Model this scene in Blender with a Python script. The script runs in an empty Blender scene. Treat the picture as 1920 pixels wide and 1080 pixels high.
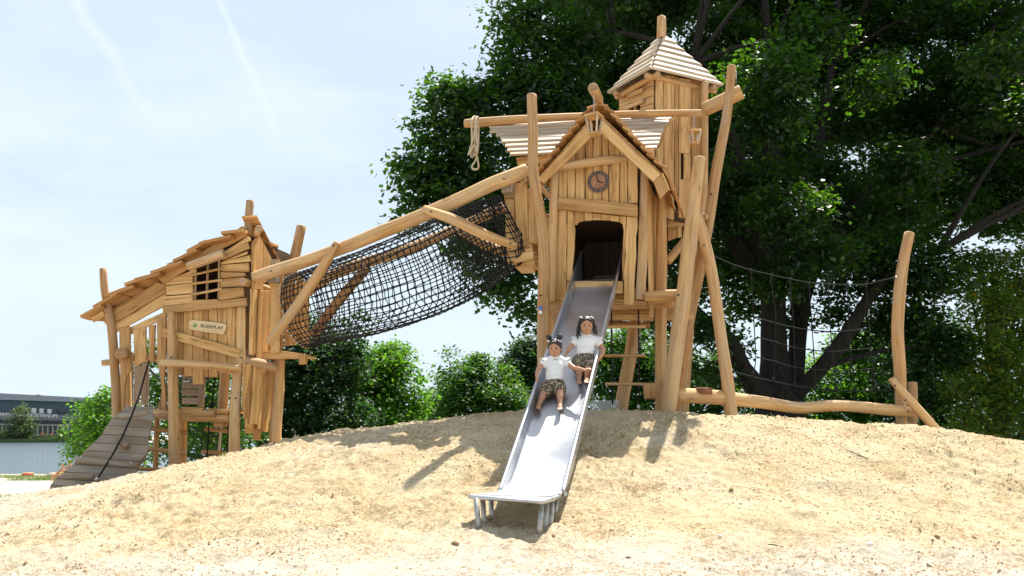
import bpy, math, random
import numpy as np
from mathutils import Vector, Matrix
from mathutils.geometry import normal as geo_normal
rnd = random.Random(7)
C = bpy.context.scene.collection
SC = bpy.context.scene
# ---------------------------------------------------------------- camera
EYE = 1.5
FPX = 1600.0
PITCH = math.radians(9.65)
cam_d = bpy.data.cameras.new('camera'); cam = bpy.data.objects.new('camera', cam_d); C.objects.link(cam)
cam.location = (0, 0, EYE); cam.rotation_euler = (math.pi/2 + PITCH, 0, 0)
cam_d.sensor_width = 36; cam_d.lens = 36*FPX/1920; cam_d.clip_end = 3000; cam_d.clip_start = 0.05
SC.camera = cam
# ---------------------------------------------------------------- light
SUN_EL = math.radians(64); SUN_AZ = math.radians(32)      # azimuth from +Y (behind the scene) towards +X
sun_dir = Vector((math.sin(SUN_AZ)*math.cos(SUN_EL), math.cos(SUN_AZ)*math.cos(SUN_EL), math.sin(SUN_EL)))
sd = bpy.data.lights.new('sun', 'SUN'); sd.energy = 4.4; sd.angle = math.radians(0.55); sd.color = (1.0, 0.95, 0.86)
so = bpy.data.objects.new('sun', sd); C.objects.link(so)
so.rotation_euler = (-sun_dir).to_track_quat('-Z', 'Y').to_euler(); so.location = (20, 30, 40)
w = bpy.data.worlds.new('World'); SC.world = w; w.use_nodes = True
nt = w.node_tree; nt.nodes.clear()
def N(t, typ, **k):
    n = t.nodes.new(typ)
    for a, b in k.items():
        if a == 'ins':
            for i, v in b.items(): n.inputs[i].default_value = v
        else: setattr(n, a, b)
    return n
sky = N(nt, 'ShaderNodeTexSky', sky_type='NISHITA', sun_disc=False, sun_elevation=SUN_EL, sun_rotation=SUN_AZ)
sky.altitude = 0; sky.air_density = 1.0; sky.dust_density = 2.0; sky.ozone_density = 1.0
tc = N(nt, 'ShaderNodeTexCoord')
# thin veil of high cloud over the whole sky, thicker towards the horizon, with soft streaks
mp = N(nt, 'ShaderNodeMapping'); mp.inputs['Scale'].default_value = (1.6, 1.0, 5.0); mp.inputs['Rotation'].default_value = (0.25, 0.5, 0.3)
n1 = N(nt, 'ShaderNodeTexNoise', ins={'Scale': 1.7, 'Detail': 6.0, 'Roughness': 0.55, 'Distortion': 0.4})
r1 = N(nt, 'ShaderNodeMapRange', ins={1: 0.40, 2: 0.75, 3: 0.0, 4: 0.45})
sep = N(nt, 'ShaderNodeSeparateXYZ')
r2 = N(nt, 'ShaderNodeMapRange', ins={1: 0.0, 2: 0.75, 3: 0.85, 4: 0.46})
add = N(nt, 'ShaderNodeMath', operation='ADD', use_clamp=True)
L = nt.links.new
L(tc.outputs['Generated'], mp.inputs[0]); L(mp.outputs[0], n1.inputs['Vector']); L(n1.outputs['Fac'], r1.inputs[0])
L(tc.outputs['Generated'], sep.inputs[0]); L(sep.outputs['Z'], r2.inputs[0]); L(r1.outputs[0], add.inputs[0]); L(r2.outputs[0], add.inputs[1])
# two faint contrails: bands round great circles
fac = add
for nrm, wid, lo, hi in (((-0.83, -0.1708, -0.531), 0.009, 0.29, 0.44), ((-0.9034, -0.1122, -0.4138), 0.006, 0.31, 0.36)):
    vn = Vector(nrm).normalized()
    d = N(nt, 'ShaderNodeVectorMath', operation='DOT_PRODUCT'); d.inputs[1].default_value = vn
    nz = N(nt, 'ShaderNodeTexNoise', ins={'Scale': 14.0, 'Detail': 4.0}); L(tc.outputs['Generated'], nz.inputs['Vector'])
    ab0 = N(nt, 'ShaderNodeMath', operation='MULTIPLY_ADD'); ab0.inputs[1].default_value = 0.022; L(nz.outputs['Fac'], ab0.inputs[0]); L(d.outputs['Value'], ab0.inputs[2])
    sb = N(nt, 'ShaderNodeMath', operation='SUBTRACT'); sb.inputs[1].default_value = 0.011; L(ab0.outputs[0], sb.inputs[0])
    ab = N(nt, 'ShaderNodeMath', operation='ABSOLUTE'); L(sb.outputs[0], ab.inputs[0])
    m = N(nt, 'ShaderNodeMapRange', ins={1: 0.0, 2: wid, 3: 0.20, 4: 0.0}); L(ab.outputs[0], m.inputs[0])
    m2 = N(nt, 'ShaderNodeMapRange', ins={1: lo, 2: hi, 3: 0.0, 4: 1.0}); L(sep.outputs['Z'], m2.inputs[0])
    L(tc.outputs['Generated'], d.inputs[0])
    mu = N(nt, 'ShaderNodeMath', operation='MULTIPLY'); L(m.outputs[0], mu.inputs[0]); L(m2.outputs[0], mu.inputs[1])
    a2 = N(nt, 'ShaderNodeMath', operation='ADD', use_clamp=True); L(fac.outputs[0], a2.inputs[0]); L(mu.outputs[0], a2.inputs[1]); fac = a2
mx = N(nt, 'ShaderNodeMixRGB'); mx.inputs[2].default_value = (5.3, 6.15, 6.8, 1)
bg = N(nt, 'ShaderNodeBackground'); bg.inputs[1].default_value = 0.08
wo = N(nt, 'ShaderNodeOutputWorld')
L(fac.outputs[0], mx.inputs[0]); L(sky.outputs[0], mx.inputs[1]); L(mx.outputs[0], bg.inputs[0]); L(bg.outputs[0], wo.inputs[0])
SC.view_settings.view_transform = 'Standard'; SC.view_settings.look = 'None'; SC.view_settings.gamma = 1.0
SC.view_settings.exposure = 1.0
SC.cycles.max_bounces = 6; SC.cycles.transparent_max_bounces = 6

# ---------------------------------------------------------------- helpers: from a spot measured on the photograph to a place in the world
cF = Vector((0, math.cos(PITCH), math.sin(PITCH))); cU = Vector((0, -math.sin(PITCH), math.cos(PITCH))); cE = Vector((0, 0, EYE))
def ray(x, y): return cF + Vector((1, 0, 0))*((x-960)/FPX) + cU*((540-y)/FPX)
def at(x, y, Y):
    r = ray(x, y); return cE + r*(Y/r.y)
def proj(p):
    v = Vector(p)-cE; d = v.dot(cF); return (960+FPX*v.x/d, 540-FPX*v.dot(cU)/d, d)
class Plane:
    def __init__(s, p, n): s.p = Vector(p); s.n = Vector(n).normalized()
    def hit(s, x, y, off=0.0):
        r = ray(x, y); q = s.p + s.n*off
        return cE + r*((q-cE).dot(s.n)/r.dot(s.n))
    def shift(s, off): return Plane(s.p+s.n*off, s.n)
CR = {1: (80, 350, 3.6), 2: (80, 620, 3.6), 3: (440, 300, 2.843), 4: (860, 20, 3.375), 5: (900, 280, 3.375), 6: (960, 560, 4.5), 7: (840, 660, 2.8425), 8: (1200, 400, 2.572), 9: (980, 570, 4.91), 10: (1020, 160, 4.154), 11: (0, 700, 4.91)}
def cr(k, x, y):
    a = CR[k]; return (a[0]+x/a[2], a[1]+y/a[2])
def crs(k, pts): return [cr(k, *p) for p in pts]

# ---------------------------------------------------------------- mesh builder
class MB:
    def __init__(s): s.v = []; s.f = []; s.uv = []; s.t = []; s.m = []; s.sm = []
    def face(s, idx, uvs, tint, mi=0, smooth=False):
        s.f.append(idx); s.uv.extend(uvs); s.t.append(tint); s.m.append(mi); s.sm.append(smooth)
    def slab(s, pts, n, t, tint=None, mi=0, ch=0.005, wob=0.0025, side_mi=None, axis=None, gap=0.0):
        """prism of a planar outline pts (world), thickness t along n, edges slightly uneven and chamfered"""
        tint = rnd.random() if tint is None else tint
        n = Vector(n).normalized(); pts = [Vector(p) for p in pts]
        nn = Vector((0, 0, 0))
        for i in range(len(pts)):
            a, b = pts[i], pts[(i+1) % len(pts)]; nn += a.cross(b)
        if nn.dot(n) < 0: pts = pts[::-1]
        if axis is None:
            L_ = 0
            for i in range(len(pts)):
                e = pts[(i+1) % len(pts)]-pts[i]
                if e.length > L_: L_ = e.length; axis = e
        axis = Vector(axis).normalized(); vax = n.cross(axis)
        if gap:
            c0 = sum(pts, Vector((0, 0, 0)))/len(pts); pts = [p-vax*(gap if (p-c0).dot(vax) > 0 else -gap) for p in pts]
        o = pts[0]; ou = rnd.uniform(0, 50); ov = rnd.uniform(0, 50)
        out = []
        for i in range(len(pts)):
            a, b = pts[i], pts[(i+1) % len(pts)]; e = b-a; k = max(1, min(12, int(e.length/0.11)))
            if wob == 0: k = 1
            pn = n.cross(e).normalized() if e.length > 1e-6 else Vector((0, 0, 0)); ph = rnd.uniform(0, 6)
            for j in range(k):
                q = a + e*(j/k)
                if j: q = q + pn*(wob*math.sin(ph+j*1.7)+wob*rnd.uniform(-.6, .6))
                out.append(q)
        m = len(out); cen = sum(out, Vector((0, 0, 0)))/m
        # inward direction for chamfer
        ins = []
        for i in range(m):
            a = (out[i]-out[i-1]); b = (out[(i+1) % m]-out[i])
            na = n.cross(a).normalized() if a.length > 1e-7 else Vector(); nb = n.cross(b).normalized() if b.length > 1e-7 else Vector()
            d = na+nb; d = d.normalized() if d.length > 1e-4 else na
            ins.append(out[i]+d*ch)
        b0 = len(s.v)
        c2 = min(ch, t*0.4)
        s.v += [tuple(p) for p in out]; s.v += [tuple(p+n*(t-c2)) for p in out]; s.v += [tuple(p+n*t) for p in ins]
        U = lambda p: ((p-o).dot(axis)+ou, (p-o).dot(vax)+ov)
        s.face([b0+2*m+i for i in range(m)], [U(p) for p in ins], tint, mi)
        s.face([b0+i for i in range(m)][::-1], [U(p) for p in out[::-1]], tint, mi)
        sm_ = mi if side_mi is None else side_mi
        for i in range(m):
            j = (i+1) % m
            e = (out[j]-out[i]); al = abs(e.normalized().dot(axis)) if e.length > 1e-6 else 1
            for (r0, r1, h0, h1) in ((0, m, 0, t-c2), (m, 2*m, t-c2, t)):
                p0, p1 = U(out[i]), U(out[j])
                if al > 0.5: uvs = [(p0[0], p0[1]+h0), (p1[0], p1[1]+h0), (p1[0], p1[1]+h1), (p0[0], p0[1]+h1)]
                else: uvs = [(p0[0]+h0*.05, p0[1]), (p1[0]+h0*.05, p1[1]), (p1[0]+h1*.05, p1[1]), (p0[0]+h1*.05, p0[1])]
                s.face([b0+r0+i, b0+r0+j, b0+r1+j, b0+r1+i], uvs, tint, sm_)
    def log(s, pts, tint=None, mi=0, cap_mi=1, seg=14, rough=0.05, step=0.07, flat=None, smooth=True, ph=None):
        """round timber / rope / limb through pts [(Vector, radius)], gently uneven"""
        tint = rnd.random() if tint is None else tint
        P = [Vector(p[0]) for p in pts]; Rr = [p[1] for p in pts]
        # catmull
        Q = []; n_ = len(P)
        for i in range(n_-1):
            a = P[i-1] if i > 0 else P[i]*2-P[i+1]; b, c = P[i], P[i+1]; d = P[i+2] if i+2 < n_ else P[i+1]*2-P[i]
            k = max(1, int((c-b).length/step)) if n_ > 2 or rough > 0 else 1
            for j in range(k):
                t = j/k
                q = 0.5*((2*b)+(c-a)*t+(2*a-5*b+4*c-d)*t*t+(3*b-a-3*c+d)*t**3)
                Q.append((q, Rr[i]+(Rr[i+1]-Rr[i])*t))
        Q.append((P[-1], Rr[-1]))
        T = []
        for i in range(len(Q)):
            a = Q[max(0, i-1)][0]; b = Q[min(len(Q)-1, i+1)][0]; T.append((b-a).normalized())
        up = Vector((0.13, -0.9, 0.3)) if abs(T[0].dot(Vector((0.13, -0.9, 0.3)).normalized())) < 0.9 else Vector((1, 0, 0))
        x = (up-T[0]*up.dot(T[0])).normalized()
        ph = rnd.uniform(0, 6.28) if ph is None else ph; ou = rnd.uniform(0, 50); ov = rnd.uniform(0, 50)
        p2 = rnd.uniform(0, 6.28); p3 = rnd.uniform(0, 6.28)
        rings = []; ln = 0
        for i, (q, r) in enumerate(Q):
            if i: ln += (q-Q[i-1][0]).length
            x = (x-T[i]*x.dot(T[i])).normalized(); y = T[i].cross(x)
            b0 = len(s.v); rings.append((b0, ln))
            for k in range(seg):
                a = 2*math.pi*k/seg
                rr = r*(1+rough*(0.55*math.sin(2*a+ph+ln*1.3)+0.45*math.sin(3*a+p2-ln*2.1)+0.5*math.sin(ln*3.1+p3)+0.35*math.sin(ln*7.7+ph+a)))
                s.v.append(tuple(q+(x*math.cos(a)+y*math.sin(a))*rr))
        rm = sum(Rr)/len(Rr)
        for i in range(len(rings)-1):
            b0, l0 = rings[i]; b1, l1 = rings[i+1]
            for k in range(seg):
                k2 = (k+1) % seg; v0 = 2*math.pi*k/seg*rm+ov; v1 = 2*math.pi*(k+1)/seg*rm+ov
                s.face([b0+k, b0+k2, b1+k2, b1+k], [(l0+ou, v0), (l0+ou, v1), (l1+ou, v1), (l1+ou, v0)], tint, mi, smooth)
        for (ri, flip) in ((0, True), (len(rings)-1, False)):
            b0 = rings[ri][0]; q, r = Q[ri]; tt = T[ri]*(-1 if flip else 1)
            # chamfered end
            c0 = len(s.v); ci = min(0.012, r*0.15)
            for k in range(seg):
                p = Vector(s.v[b0+k]); s.v.append(tuple(p+(q-p)*(ci/max(r, 1e-5))+tt*ci*0.7))
            for k in range(seg):
                k2 = (k+1) % seg; f = [b0+k, b0+k2, c0+k2, c0+k]
                s.face(f[::-1] if flip else f, [(ou, ov)]*4, tint, mi, False)
            f = list(range(c0, c0+seg)); uv = [(math.cos(2*math.pi*k/seg)*r+ou, math.sin(2*math.pi*k/seg)*r+ov) for k in range(seg)]
            s.face(f[::-1] if flip else f, uv[::-1] if flip else uv, tint, cap_mi)
    def plog(s, pts, **k):
        """pts: (px, py, Y, radius in photo pixels)"""
        s.log([(at(p[0], p[1], p[2]), p[3]*proj(at(p[0], p[1], p[2]))[2]/FPX) for p in pts], **k)
    def tube(s, pts, r, seg=5, tint=None, mi=0):
        tint = rnd.random() if tint is None else tint
        P = [Vector(p) for p in pts]; x = None; rings = []; ln = 0
        for i, q in enumerate(P):
            a = P[max(0, i-1)]; b = P[min(len(P)-1, i+1)]; t = (b-a).normalized()
            if x is None: x = t.orthogonal().normalized()
            x = (x-t*x.dot(t)).normalized(); y = t.cross(x); b0 = len(s.v)
            if i: ln += (q-P[i-1]).length
            rings.append((b0, ln)); rr = r[i] if isinstance(r, (list, tuple)) else r
            for k in range(seg):
                an = 2*math.pi*k/seg; s.v.append(tuple(q+(x*math.cos(an)+y*math.sin(an))*rr))
        for i in range(len(P)-1):
            b0, l0 = rings[i]; b1, l1 = rings[i+1]
            for k in range(seg):
                k2 = (k+1) % seg
                s.face([b0+k, b0+k2, b1+k2, b1+k], [(l0, k/seg*.1), (l0, (k+1)/seg*.1), (l1, (k+1)/seg*.1), (l1, k/seg*.1)], tint, mi, True)
        s.face([rings[0][0]+k for k in range(seg)][::-1], [(0, 0)]*seg, tint, mi); s.face([rings[-1][0]+k for k in range(seg)], [(0, 0)]*seg, tint, mi)
    def box(s, c, sx, sy, sz, rz=0.0, tint=None, mi=0, ch=0.003):
        c = Vector(c); R_ = Matrix.Rotation(rz, 3, 'Z')
        pts = [c+R_ @ Vector((a*sx/2, b*sy/2, -sz/2)) for a, b in ((-1, -1), (1, -1), (1, 1), (-1, 1))]
        s.slab(pts, (0, 0, 1), sz, tint, mi, ch, 0)
    def ell(s, c, r, nu=12, nv=8, tint=None, mi=0, rot=None, noise=0.0, smooth=True):
        tint = rnd.random() if tint is None else tint
        c = Vector(c); r = Vector(r) if not isinstance(r, (int, float)) else Vector((r, r, r)); b0 = len(s.v)
        for j in range(1, nv):
            th = math.pi*j/nv
            for i in range(nu):
                ph = 2*math.pi*i/nu; k = 1+rnd.uniform(-noise, noise)
                p = Vector((r.x*math.sin(th)*math.cos(ph), r.y*math.sin(th)*math.sin(ph), r.z*math.cos(th)))*k
                if rot is not None: p = rot @ p
                s.v.append(tuple(c+p))
        tp = Vector((0, 0, r.z)); bt = Vector((0, 0, -r.z))
        if rot is not None: tp = rot @ tp; bt = rot @ bt
        s.v.append(tuple(c+tp)); s.v.append(tuple(c+bt)); T_ = len(s.v)-2; B_ = T_+1
        for j in range(nv-2):
            for i in range(nu):
                i2 = (i+1) % nu; a = b0+j*nu
                s.face([a+i, a+nu+i, a+nu+i2, a+i2], [(i/nu, j/nv)]*4, tint, mi, smooth)
        for i in range(nu):
            i2 = (i+1) % nu
            s.face([T_, b0+i, b0+i2], [(0, 0)]*3, tint, mi, smooth)
            s.face([B_, b0+(nv-2)*nu+i2, b0+(nv-2)*nu+i], [(0, 0)]*3, tint, mi, smooth)
    def mesh(s, name, mats, origin=(0, 0, 0)):
        me = bpy.data.meshes.new(name); o = Vector(origin)
        me.from_pydata([(a[0]-o.x, a[1]-o.y, a[2]-o.z) for a in s.v], [], s.f)
        if s.f:
            uv = me.uv_layers.new(name='UVMap'); uv.data.foreach_set('uv', np.array(s.uv, dtype=np.float32).ravel())
            at_ = me.attributes.new('tint', 'FLOAT', 'FACE'); at_.data.foreach_set('value', np.array(s.t, dtype=np.float32))
            me.polygons.foreach_set('material_index', np.array(s.m, dtype=np.int32)); me.polygons.foreach_set('use_smooth', np.array(s.sm, dtype=bool))
        for m in (mats if isinstance(mats, (list, tuple)) else [mats]): me.materials.append(m)
        me.update(); return me
    def build(s, name, mats, parent=None, loc=None):
        wl = org(parent) if parent else Vector((0, 0, 0))
        if loc is None and parent is None:
            a = np.array(s.v); loc = Vector(((a[:, 0].min()+a[:, 0].max())/2, (a[:, 1].min()+a[:, 1].max())/2, a[:, 2].min()))
        o_ = Vector(loc) if loc is not None else wl
        ob = bpy.data.objects.new(name, s.mesh(name, mats, o_)); C.objects.link(ob)
        if parent: ob.parent = parent; ob.location = o_-wl
        else: ob.location = o_
        WL[ob.name] = o_.copy(); return ob
WL = {}
def org(o): return WL[o.name]
def tag(o, label=None, cat=None, group=None, kind=None):
    if label: o['label'] = label
    if cat: o['category'] = cat
    if group: o['group'] = group
    if kind: o['kind'] = kind
    return o
def thing(name, loc, label, cat, group=None):
    o = bpy.data.objects.new(name, None); C.objects.link(o); o.location = loc; o.empty_display_size = 0.1; WL[o.name] = Vector(loc)
    return tag(o, label, cat, group)
def one(name, f, mats, parent=None, **k):
    m = MB(); f(m); return m.build(name, mats, parent, **k)

# ---------------------------------------------------------------- materials
def mat(name):
    m = bpy.data.materials.new(name); m.use_nodes = True; t = m.node_tree; t.nodes.clear()
    o = N(t, 'ShaderNodeOutputMaterial'); b = N(t, 'ShaderNodeBsdfPrincipled'); t.links.new(b.outputs[0], o.inputs[0]); return m, t, b, o
def ramp(t, src, stops):
    r = N(t, 'ShaderNodeValToRGB'); e = r.color_ramp.elements
    while len(e) < len(stops): e.new(0.5)
    for i, (p, c) in enumerate(stops): e[i].position = p; e[i].color = (*c, 1)
    t.links.new(src, r.inputs[0]); return r
def mixc(t, f, a, b, mode='MIX'):
    m = N(t, 'ShaderNodeMixRGB', blend_type=mode)
    for i, x in ((0, f), (1, a), (2, b)):
        if isinstance(x, (int, float)): m.inputs[i].default_value = x
        elif isinstance(x, tuple): m.inputs[i].default_value = (*x, 1)
        else: t.links.new(x, m.inputs[i])
    return m.outputs[0]
def wood(name, light, mid, dark, stain, rough=0.7, knots=0.55, weather=None):
    m, t, b, o = mat(name); l = t.links.new
    uv = N(t, 'ShaderNodeUVMap')
    def noise(sx, sy, det=4.0, dist=0.0, rg=0.55):
        mp = N(t, 'ShaderNodeMapping'); mp.inputs['Scale'].default_value = (sx, sy, 1); l(uv.outputs[0], mp.inputs[0])
        n = N(t, 'ShaderNodeTexNoise', ins={'Scale': 1.0, 'Detail': det, 'Distortion': dist, 'Roughness': rg}); l(mp.outputs[0], n.inputs['Vector']); return n.outputs['Fac']
    g = noise(0.9, 15, 6, 1.3); fine = noise(3.0, 120, 3, 0.2); big = noise(1.6, 5.5, 3, 0.6); crk = noise(1.3, 75, 2, 0.5)
    base = ramp(t, g, [(0.26, dark), (0.44, mid), (0.62, light)]).outputs[0]
    fr = ramp(t, fine, [(0.30, (0.72, 0.68, 0.62)), (0.60, (1.05, 1.04, 1.02))]).outputs[0]
    base = mixc(t, 0.55, base, fr, 'MULTIPLY')
    st = ramp(t, big, [(0.55, (0, 0, 0)), (0.75, (1, 1, 1))]).outputs[0]
    f1 = N(t, 'ShaderNodeMath', operation='MULTIPLY'); f1.inputs[1].default_value = 0.55; l(st, f1.inputs[0])
    base = mixc(t, f1.outputs[0], base, stain)
    # knots
    mp = N(t, 'ShaderNodeMapping'); mp.inputs['Scale'].default_value = (1.9, 8.0, 1); l(uv.outputs[0], mp.inputs[0])
    vo = N(t, 'ShaderNodeTexVoronoi', ins={'Scale': 1.0, 'Randomness': 1.0}); l(mp.outputs[0], vo.inputs['Vector'])
    kn = ramp(t, vo.outputs['Distance'], [(0.045, (1, 1, 1)), (0.10, (0.35, 0.35, 0.35)), (0.22, (0, 0, 0))]).outputs[0]
    f2 = N(t, 'ShaderNodeMath', operation='MULTIPLY'); f2.inputs[1].default_value = min(1, knots*1.4); l(kn, f2.inputs[0])
    base = mixc(t, f2.outputs[0], base, (dark[0]*.45, dark[1]*.36, dark[2]*.3))
    # dry cracks
    ck = ramp(t, crk, [(0.715, (0, 0, 0)), (0.76, (1, 1, 1))]).outputs[0]
    base = mixc(t, ck, base, (dark[0]*.35, dark[1]*.32, dark[2]*.3))
    at_ = N(t, 'ShaderNodeAttribute', attribute_name='tint')
    tr = ramp(t, at_.outputs['Fac'], [(0.0, (0.66, 0.58, 0.50)), (0.35, (0.93, 0.86, 0.76)), (0.7, (1.0, 1.0, 1.0)), (1.0, (1.10, 1.12, 1.12))]).outputs[0]
    base = mixc(t, 1.0, base, tr, 'MULTIPLY')
    if weather:
        ws = noise(0.9, 3.2, 4, 0.8); wr = ramp(t, ws, [(0.45, (0, 0, 0)), (0.7, (1, 1, 1))]).outputs[0]
        f3 = N(t, 'ShaderNodeMath', operation='MULTIPLY'); f3.inputs[1].default_value = weather[1]; l(wr, f3.inputs[0])
        base = mixc(t, f3.outputs[0], base, weather[0])
    l(base, b.inputs['Base Color']); b.inputs['Roughness'].default_value = rough
    bp = N(t, 'ShaderNodeBump', ins={'Strength': 0.5, 'Distance': 0.004}); 
    s_ = N(t, 'ShaderNodeMath', operation='SUBTRACT'); l(g, s_.inputs[0]); l(ck, s_.inputs[1]); l(s_.outputs[0], bp.inputs['Height']); l(bp.outputs[0], b.inputs['Normal'])
    return m
def plain(name, col, rough=0.6, metal=0.0, var=0.12, scale=8.0, bump=0.0):
    m, t, b, o = mat(name); l = t.links.new
    tc_ = N(t, 'ShaderNodeTexCoord'); n = N(t, 'ShaderNodeTexNoise', ins={'Scale': scale, 'Detail': 4.0}); l(tc_.outputs['Object'], n.inputs['Vector'])
    c0 = tuple(max(0, c*(1-var)) for c in col); c1 = tuple(min(1, c*(1+var)) for c in col)
    l(ramp(t, n.outputs['Fac'], [(0.3, c0), (0.7, c1)]).outputs[0], b.inputs['Base Color'])
    b.inputs['Roughness'].default_value = rough; b.inputs['Metallic'].default_value = metal
    if bump:
        bp = N(t, 'ShaderNodeBump', ins={'Strength': bump, 'Distance': 0.01}); l(n.outputs['Fac'], bp.inputs['Height']); l(bp.outputs[0], b.inputs['Normal'])
    return m
W = wood('wood_board', (0.73, 0.48, 0.215), (0.59, 0.345, 0.125), (0.31, 0.14, 0.037), (0.38, 0.165, 0.04))
WE = wood('wood_end', (0.52, 0.34, 0.19), (0.42, 0.26, 0.14), (0.28, 0.16, 0.08), (0.30, 0.17, 0.09), knots=0.1)
WL_ = wood('wood_log', (0.67, 0.43, 0.20), (0.55, 0.325, 0.13), (0.33, 0.16, 0.055), (0.42, 0.20, 0.06), knots=0.5, weather=((0.47, 0.37, 0.27), 0.55))
WR = wood('wood_shingle', (0.60, 0.33, 0.12), (0.45, 0.225, 0.07), (0.23, 0.10, 0.03), (0.29, 0.13, 0.04))
WP = wood('wood_sunbleached', (0.68, 0.58, 0.46), (0.58, 0.47, 0.35), (0.38, 0.27, 0.16), (0.42, 0.29, 0.16), rough=0.6, knots=0.25, weather=((0.5, 0.46, 0.40), 0.6))
WG = wood('wood_trodden', (0.36, 0.285, 0.21), (0.29, 0.225, 0.165), (0.19, 0.14, 0.10), (0.26, 0.17, 0.11), rough=0.75, knots=0.3, weather=((0.36, 0.33, 0.29), 0.6))
WI = wood('wood_inside_shade', (0.15, 0.095, 0.055), (0.11, 0.065, 0.035), (0.05, 0.028, 0.015), (0.06, 0.03, 0.015))  # wood darkened in its colour to stand in for shade indoors
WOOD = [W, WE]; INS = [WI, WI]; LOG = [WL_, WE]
BLK = plain('black_rope', (0.008, 0.008, 0.011), 0.85, var=0.3, scale=60)
BOLT = plain('black_bolt_cap', (0.02, 0.02, 0.022), 0.35)
ROPE = plain('sisal_rope', (0.55, 0.44, 0.29), 0.9, var=0.25, scale=90, bump=0.6)
ZINC = plain('zinc', (0.55, 0.56, 0.58), 0.35, 0.9, scale=30)
WHITE = plain('white_plastic', (0.8, 0.8, 0.8), 0.4)
BLUE = plain('blue_plastic', (0.02, 0.16, 0.65), 0.4)
GREEN = plain('green_print', (0.015, 0.24, 0.06), 0.5)
INK = plain('dark_print', (0.02, 0.018, 0.016), 0.6)
def bolt(m, p, n, r=0.012):
    """black cap of a coach bolt on a timber"""
    p = Vector(p); n = Vector(n).normalized(); m.tube([p-n*0.01, p+n*0.006, p+n*0.010], [r, r, r*0.6], seg=10)

# ---------------------------------------------------------------- terrain
CX = [-60, -30, -16, -9, -7.2, -6, -5.4, -4.44, -3.94, -3.25, -2.78, -2, -1, .125, 1.19, 1.8, 2.75, 3.4, 4.6, 5.25, 6, 7.5, 10, 16, 40]
CZ = [-2.3, -2.1, -1.75, -1.22, -0.95, -.78, -.66, -.50, -.41, -.25, -.15, .02, .165, .25, .265, .245, .19, .14, .055, -.03, -.14, -.36, -.8, -1.5, -1.7]
def vnoise(x, y, seed=0):
    xi = np.floor(x).astype(np.int64); yi = np.floor(y).astype(np.int64); fx = x-xi; fy = y-yi
    fx = fx*fx*fx*(fx*(fx*6-15)+10); fy = fy*fy*fy*(fy*(fy*6-15)+10)
    def h(a, b):
        n = (a*374761393+b*668265263+seed*1274126177) & 0xffffffff; n = ((n ^ (n >> 13))*1274126177) & 0xffffffff; n = n ^ (n >> 16); return (n & 0xffff)/65535.0
    return (h(xi, yi)*(1-fx)+h(xi+1, yi)*fx)*(1-fy)+(h(xi, yi+1)*(1-fx)+h(xi+1, yi+1)*fx)*fy-0.5
def sstep(t): t = np.clip(t, 0, 1); return t*t*(3-2*t)
_t = np.linspace(-.3, 1.3, 321); _s = np.interp(_t, [-.3, 0, .25, .47, .60, .72, .82, .92, 1.0, 1.3], [0, 0, .09, .20, .34, .54, .73, .89, .99, 1.0])
for _ in range(3): _s = np.convolve(np.pad(_s, 8, 'edge'), np.ones(17)/17, 'valid')
PT = _t[60:261]; PS = (_s[60:261]-_s[60])/(_s[260]-_s[60])
def ground(X, Y, detail=True):
    X = np.asarray(X, float); Y = np.asarray(Y, float)
    c = np.interp(X, CX, CZ)
    zl = -1.02-0.018*np.abs(X)-0.04*np.clip(-X-5, 0, 10)
    zl = np.minimum(zl, c-0.1)
    t = (Y-4.2)/(9.75-4.2); tt = np.clip(t, 0, 1)
    s = np.interp(tt, PT, PS)
    s = np.where(t > 0.86, s, s)
    z = zl+(c-zl)*s
    z = z-0.05*np.clip(4.2-Y, 0, 10)
    plate = c-0.03*np.clip(Y-9.75, 0, 3)
    z = np.where(Y > 9.75, plate, z)
    # fall away behind
    base = -1.45-0.033*np.clip(Y-18, 0, 30)-0.0015*np.clip(Y-48, 0, 40)
    base = np.where(X > -6, np.maximum(base, -2.45+0.9*sstep((X+6)/14)), base)
    k = sstep((Y-12.3)/6.5)
    z = np.where(Y > 12.3, plate*(1-k)+np.minimum(base, plate)*k, z)
    lake = sstep((Y-58)/8)*sstep((250-Y)/6)*sstep((-2-X)/10)
    z = z-1.3*lake
    # pit worn at the foot of the slide, a lip in front of it
    z = z-0.13*np.exp(-(((X-0.1)/0.3)**2+((Y-7.25)/0.28)**2))+0.03*np.exp(-(((X-0.03)/0.52)**2+((Y-6.85)/0.42)**2)*1.2)
    near = sstep((16-Y)/4)*sstep((12-np.abs(X))/3)
    z = z+near*(0.05*vnoise(X*0.8, Y*0.8, 3)+0.035*vnoise(X*2.1+9, Y*2.1, 4))
    if detail:
        big = vnoise(X*1.1, Y*1.1, 9)+0.5
        d = 0.018*vnoise(X*5.5, Y*5.5, 5)-0.020*np.abs(vnoise(X*9, Y*9, 6))*1.6+0.022*vnoise(X*18, Y*18, 7)+0.034*np.maximum(vnoise(X*26, Y*26, 8), .10)
        foot = np.clip(vnoise(X*3.3+40, Y*3.3, 11)-0.16, 0, 1)
        z = z+near*(d*(0.25+1.9*big)*(0.55+0.45*sstep((Y-5.4)/1.4))-0.15*foot)
    return z+EYE
def gz(x, y): return float(ground(np.array([x]), np.array([y]), False)[0])
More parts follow.
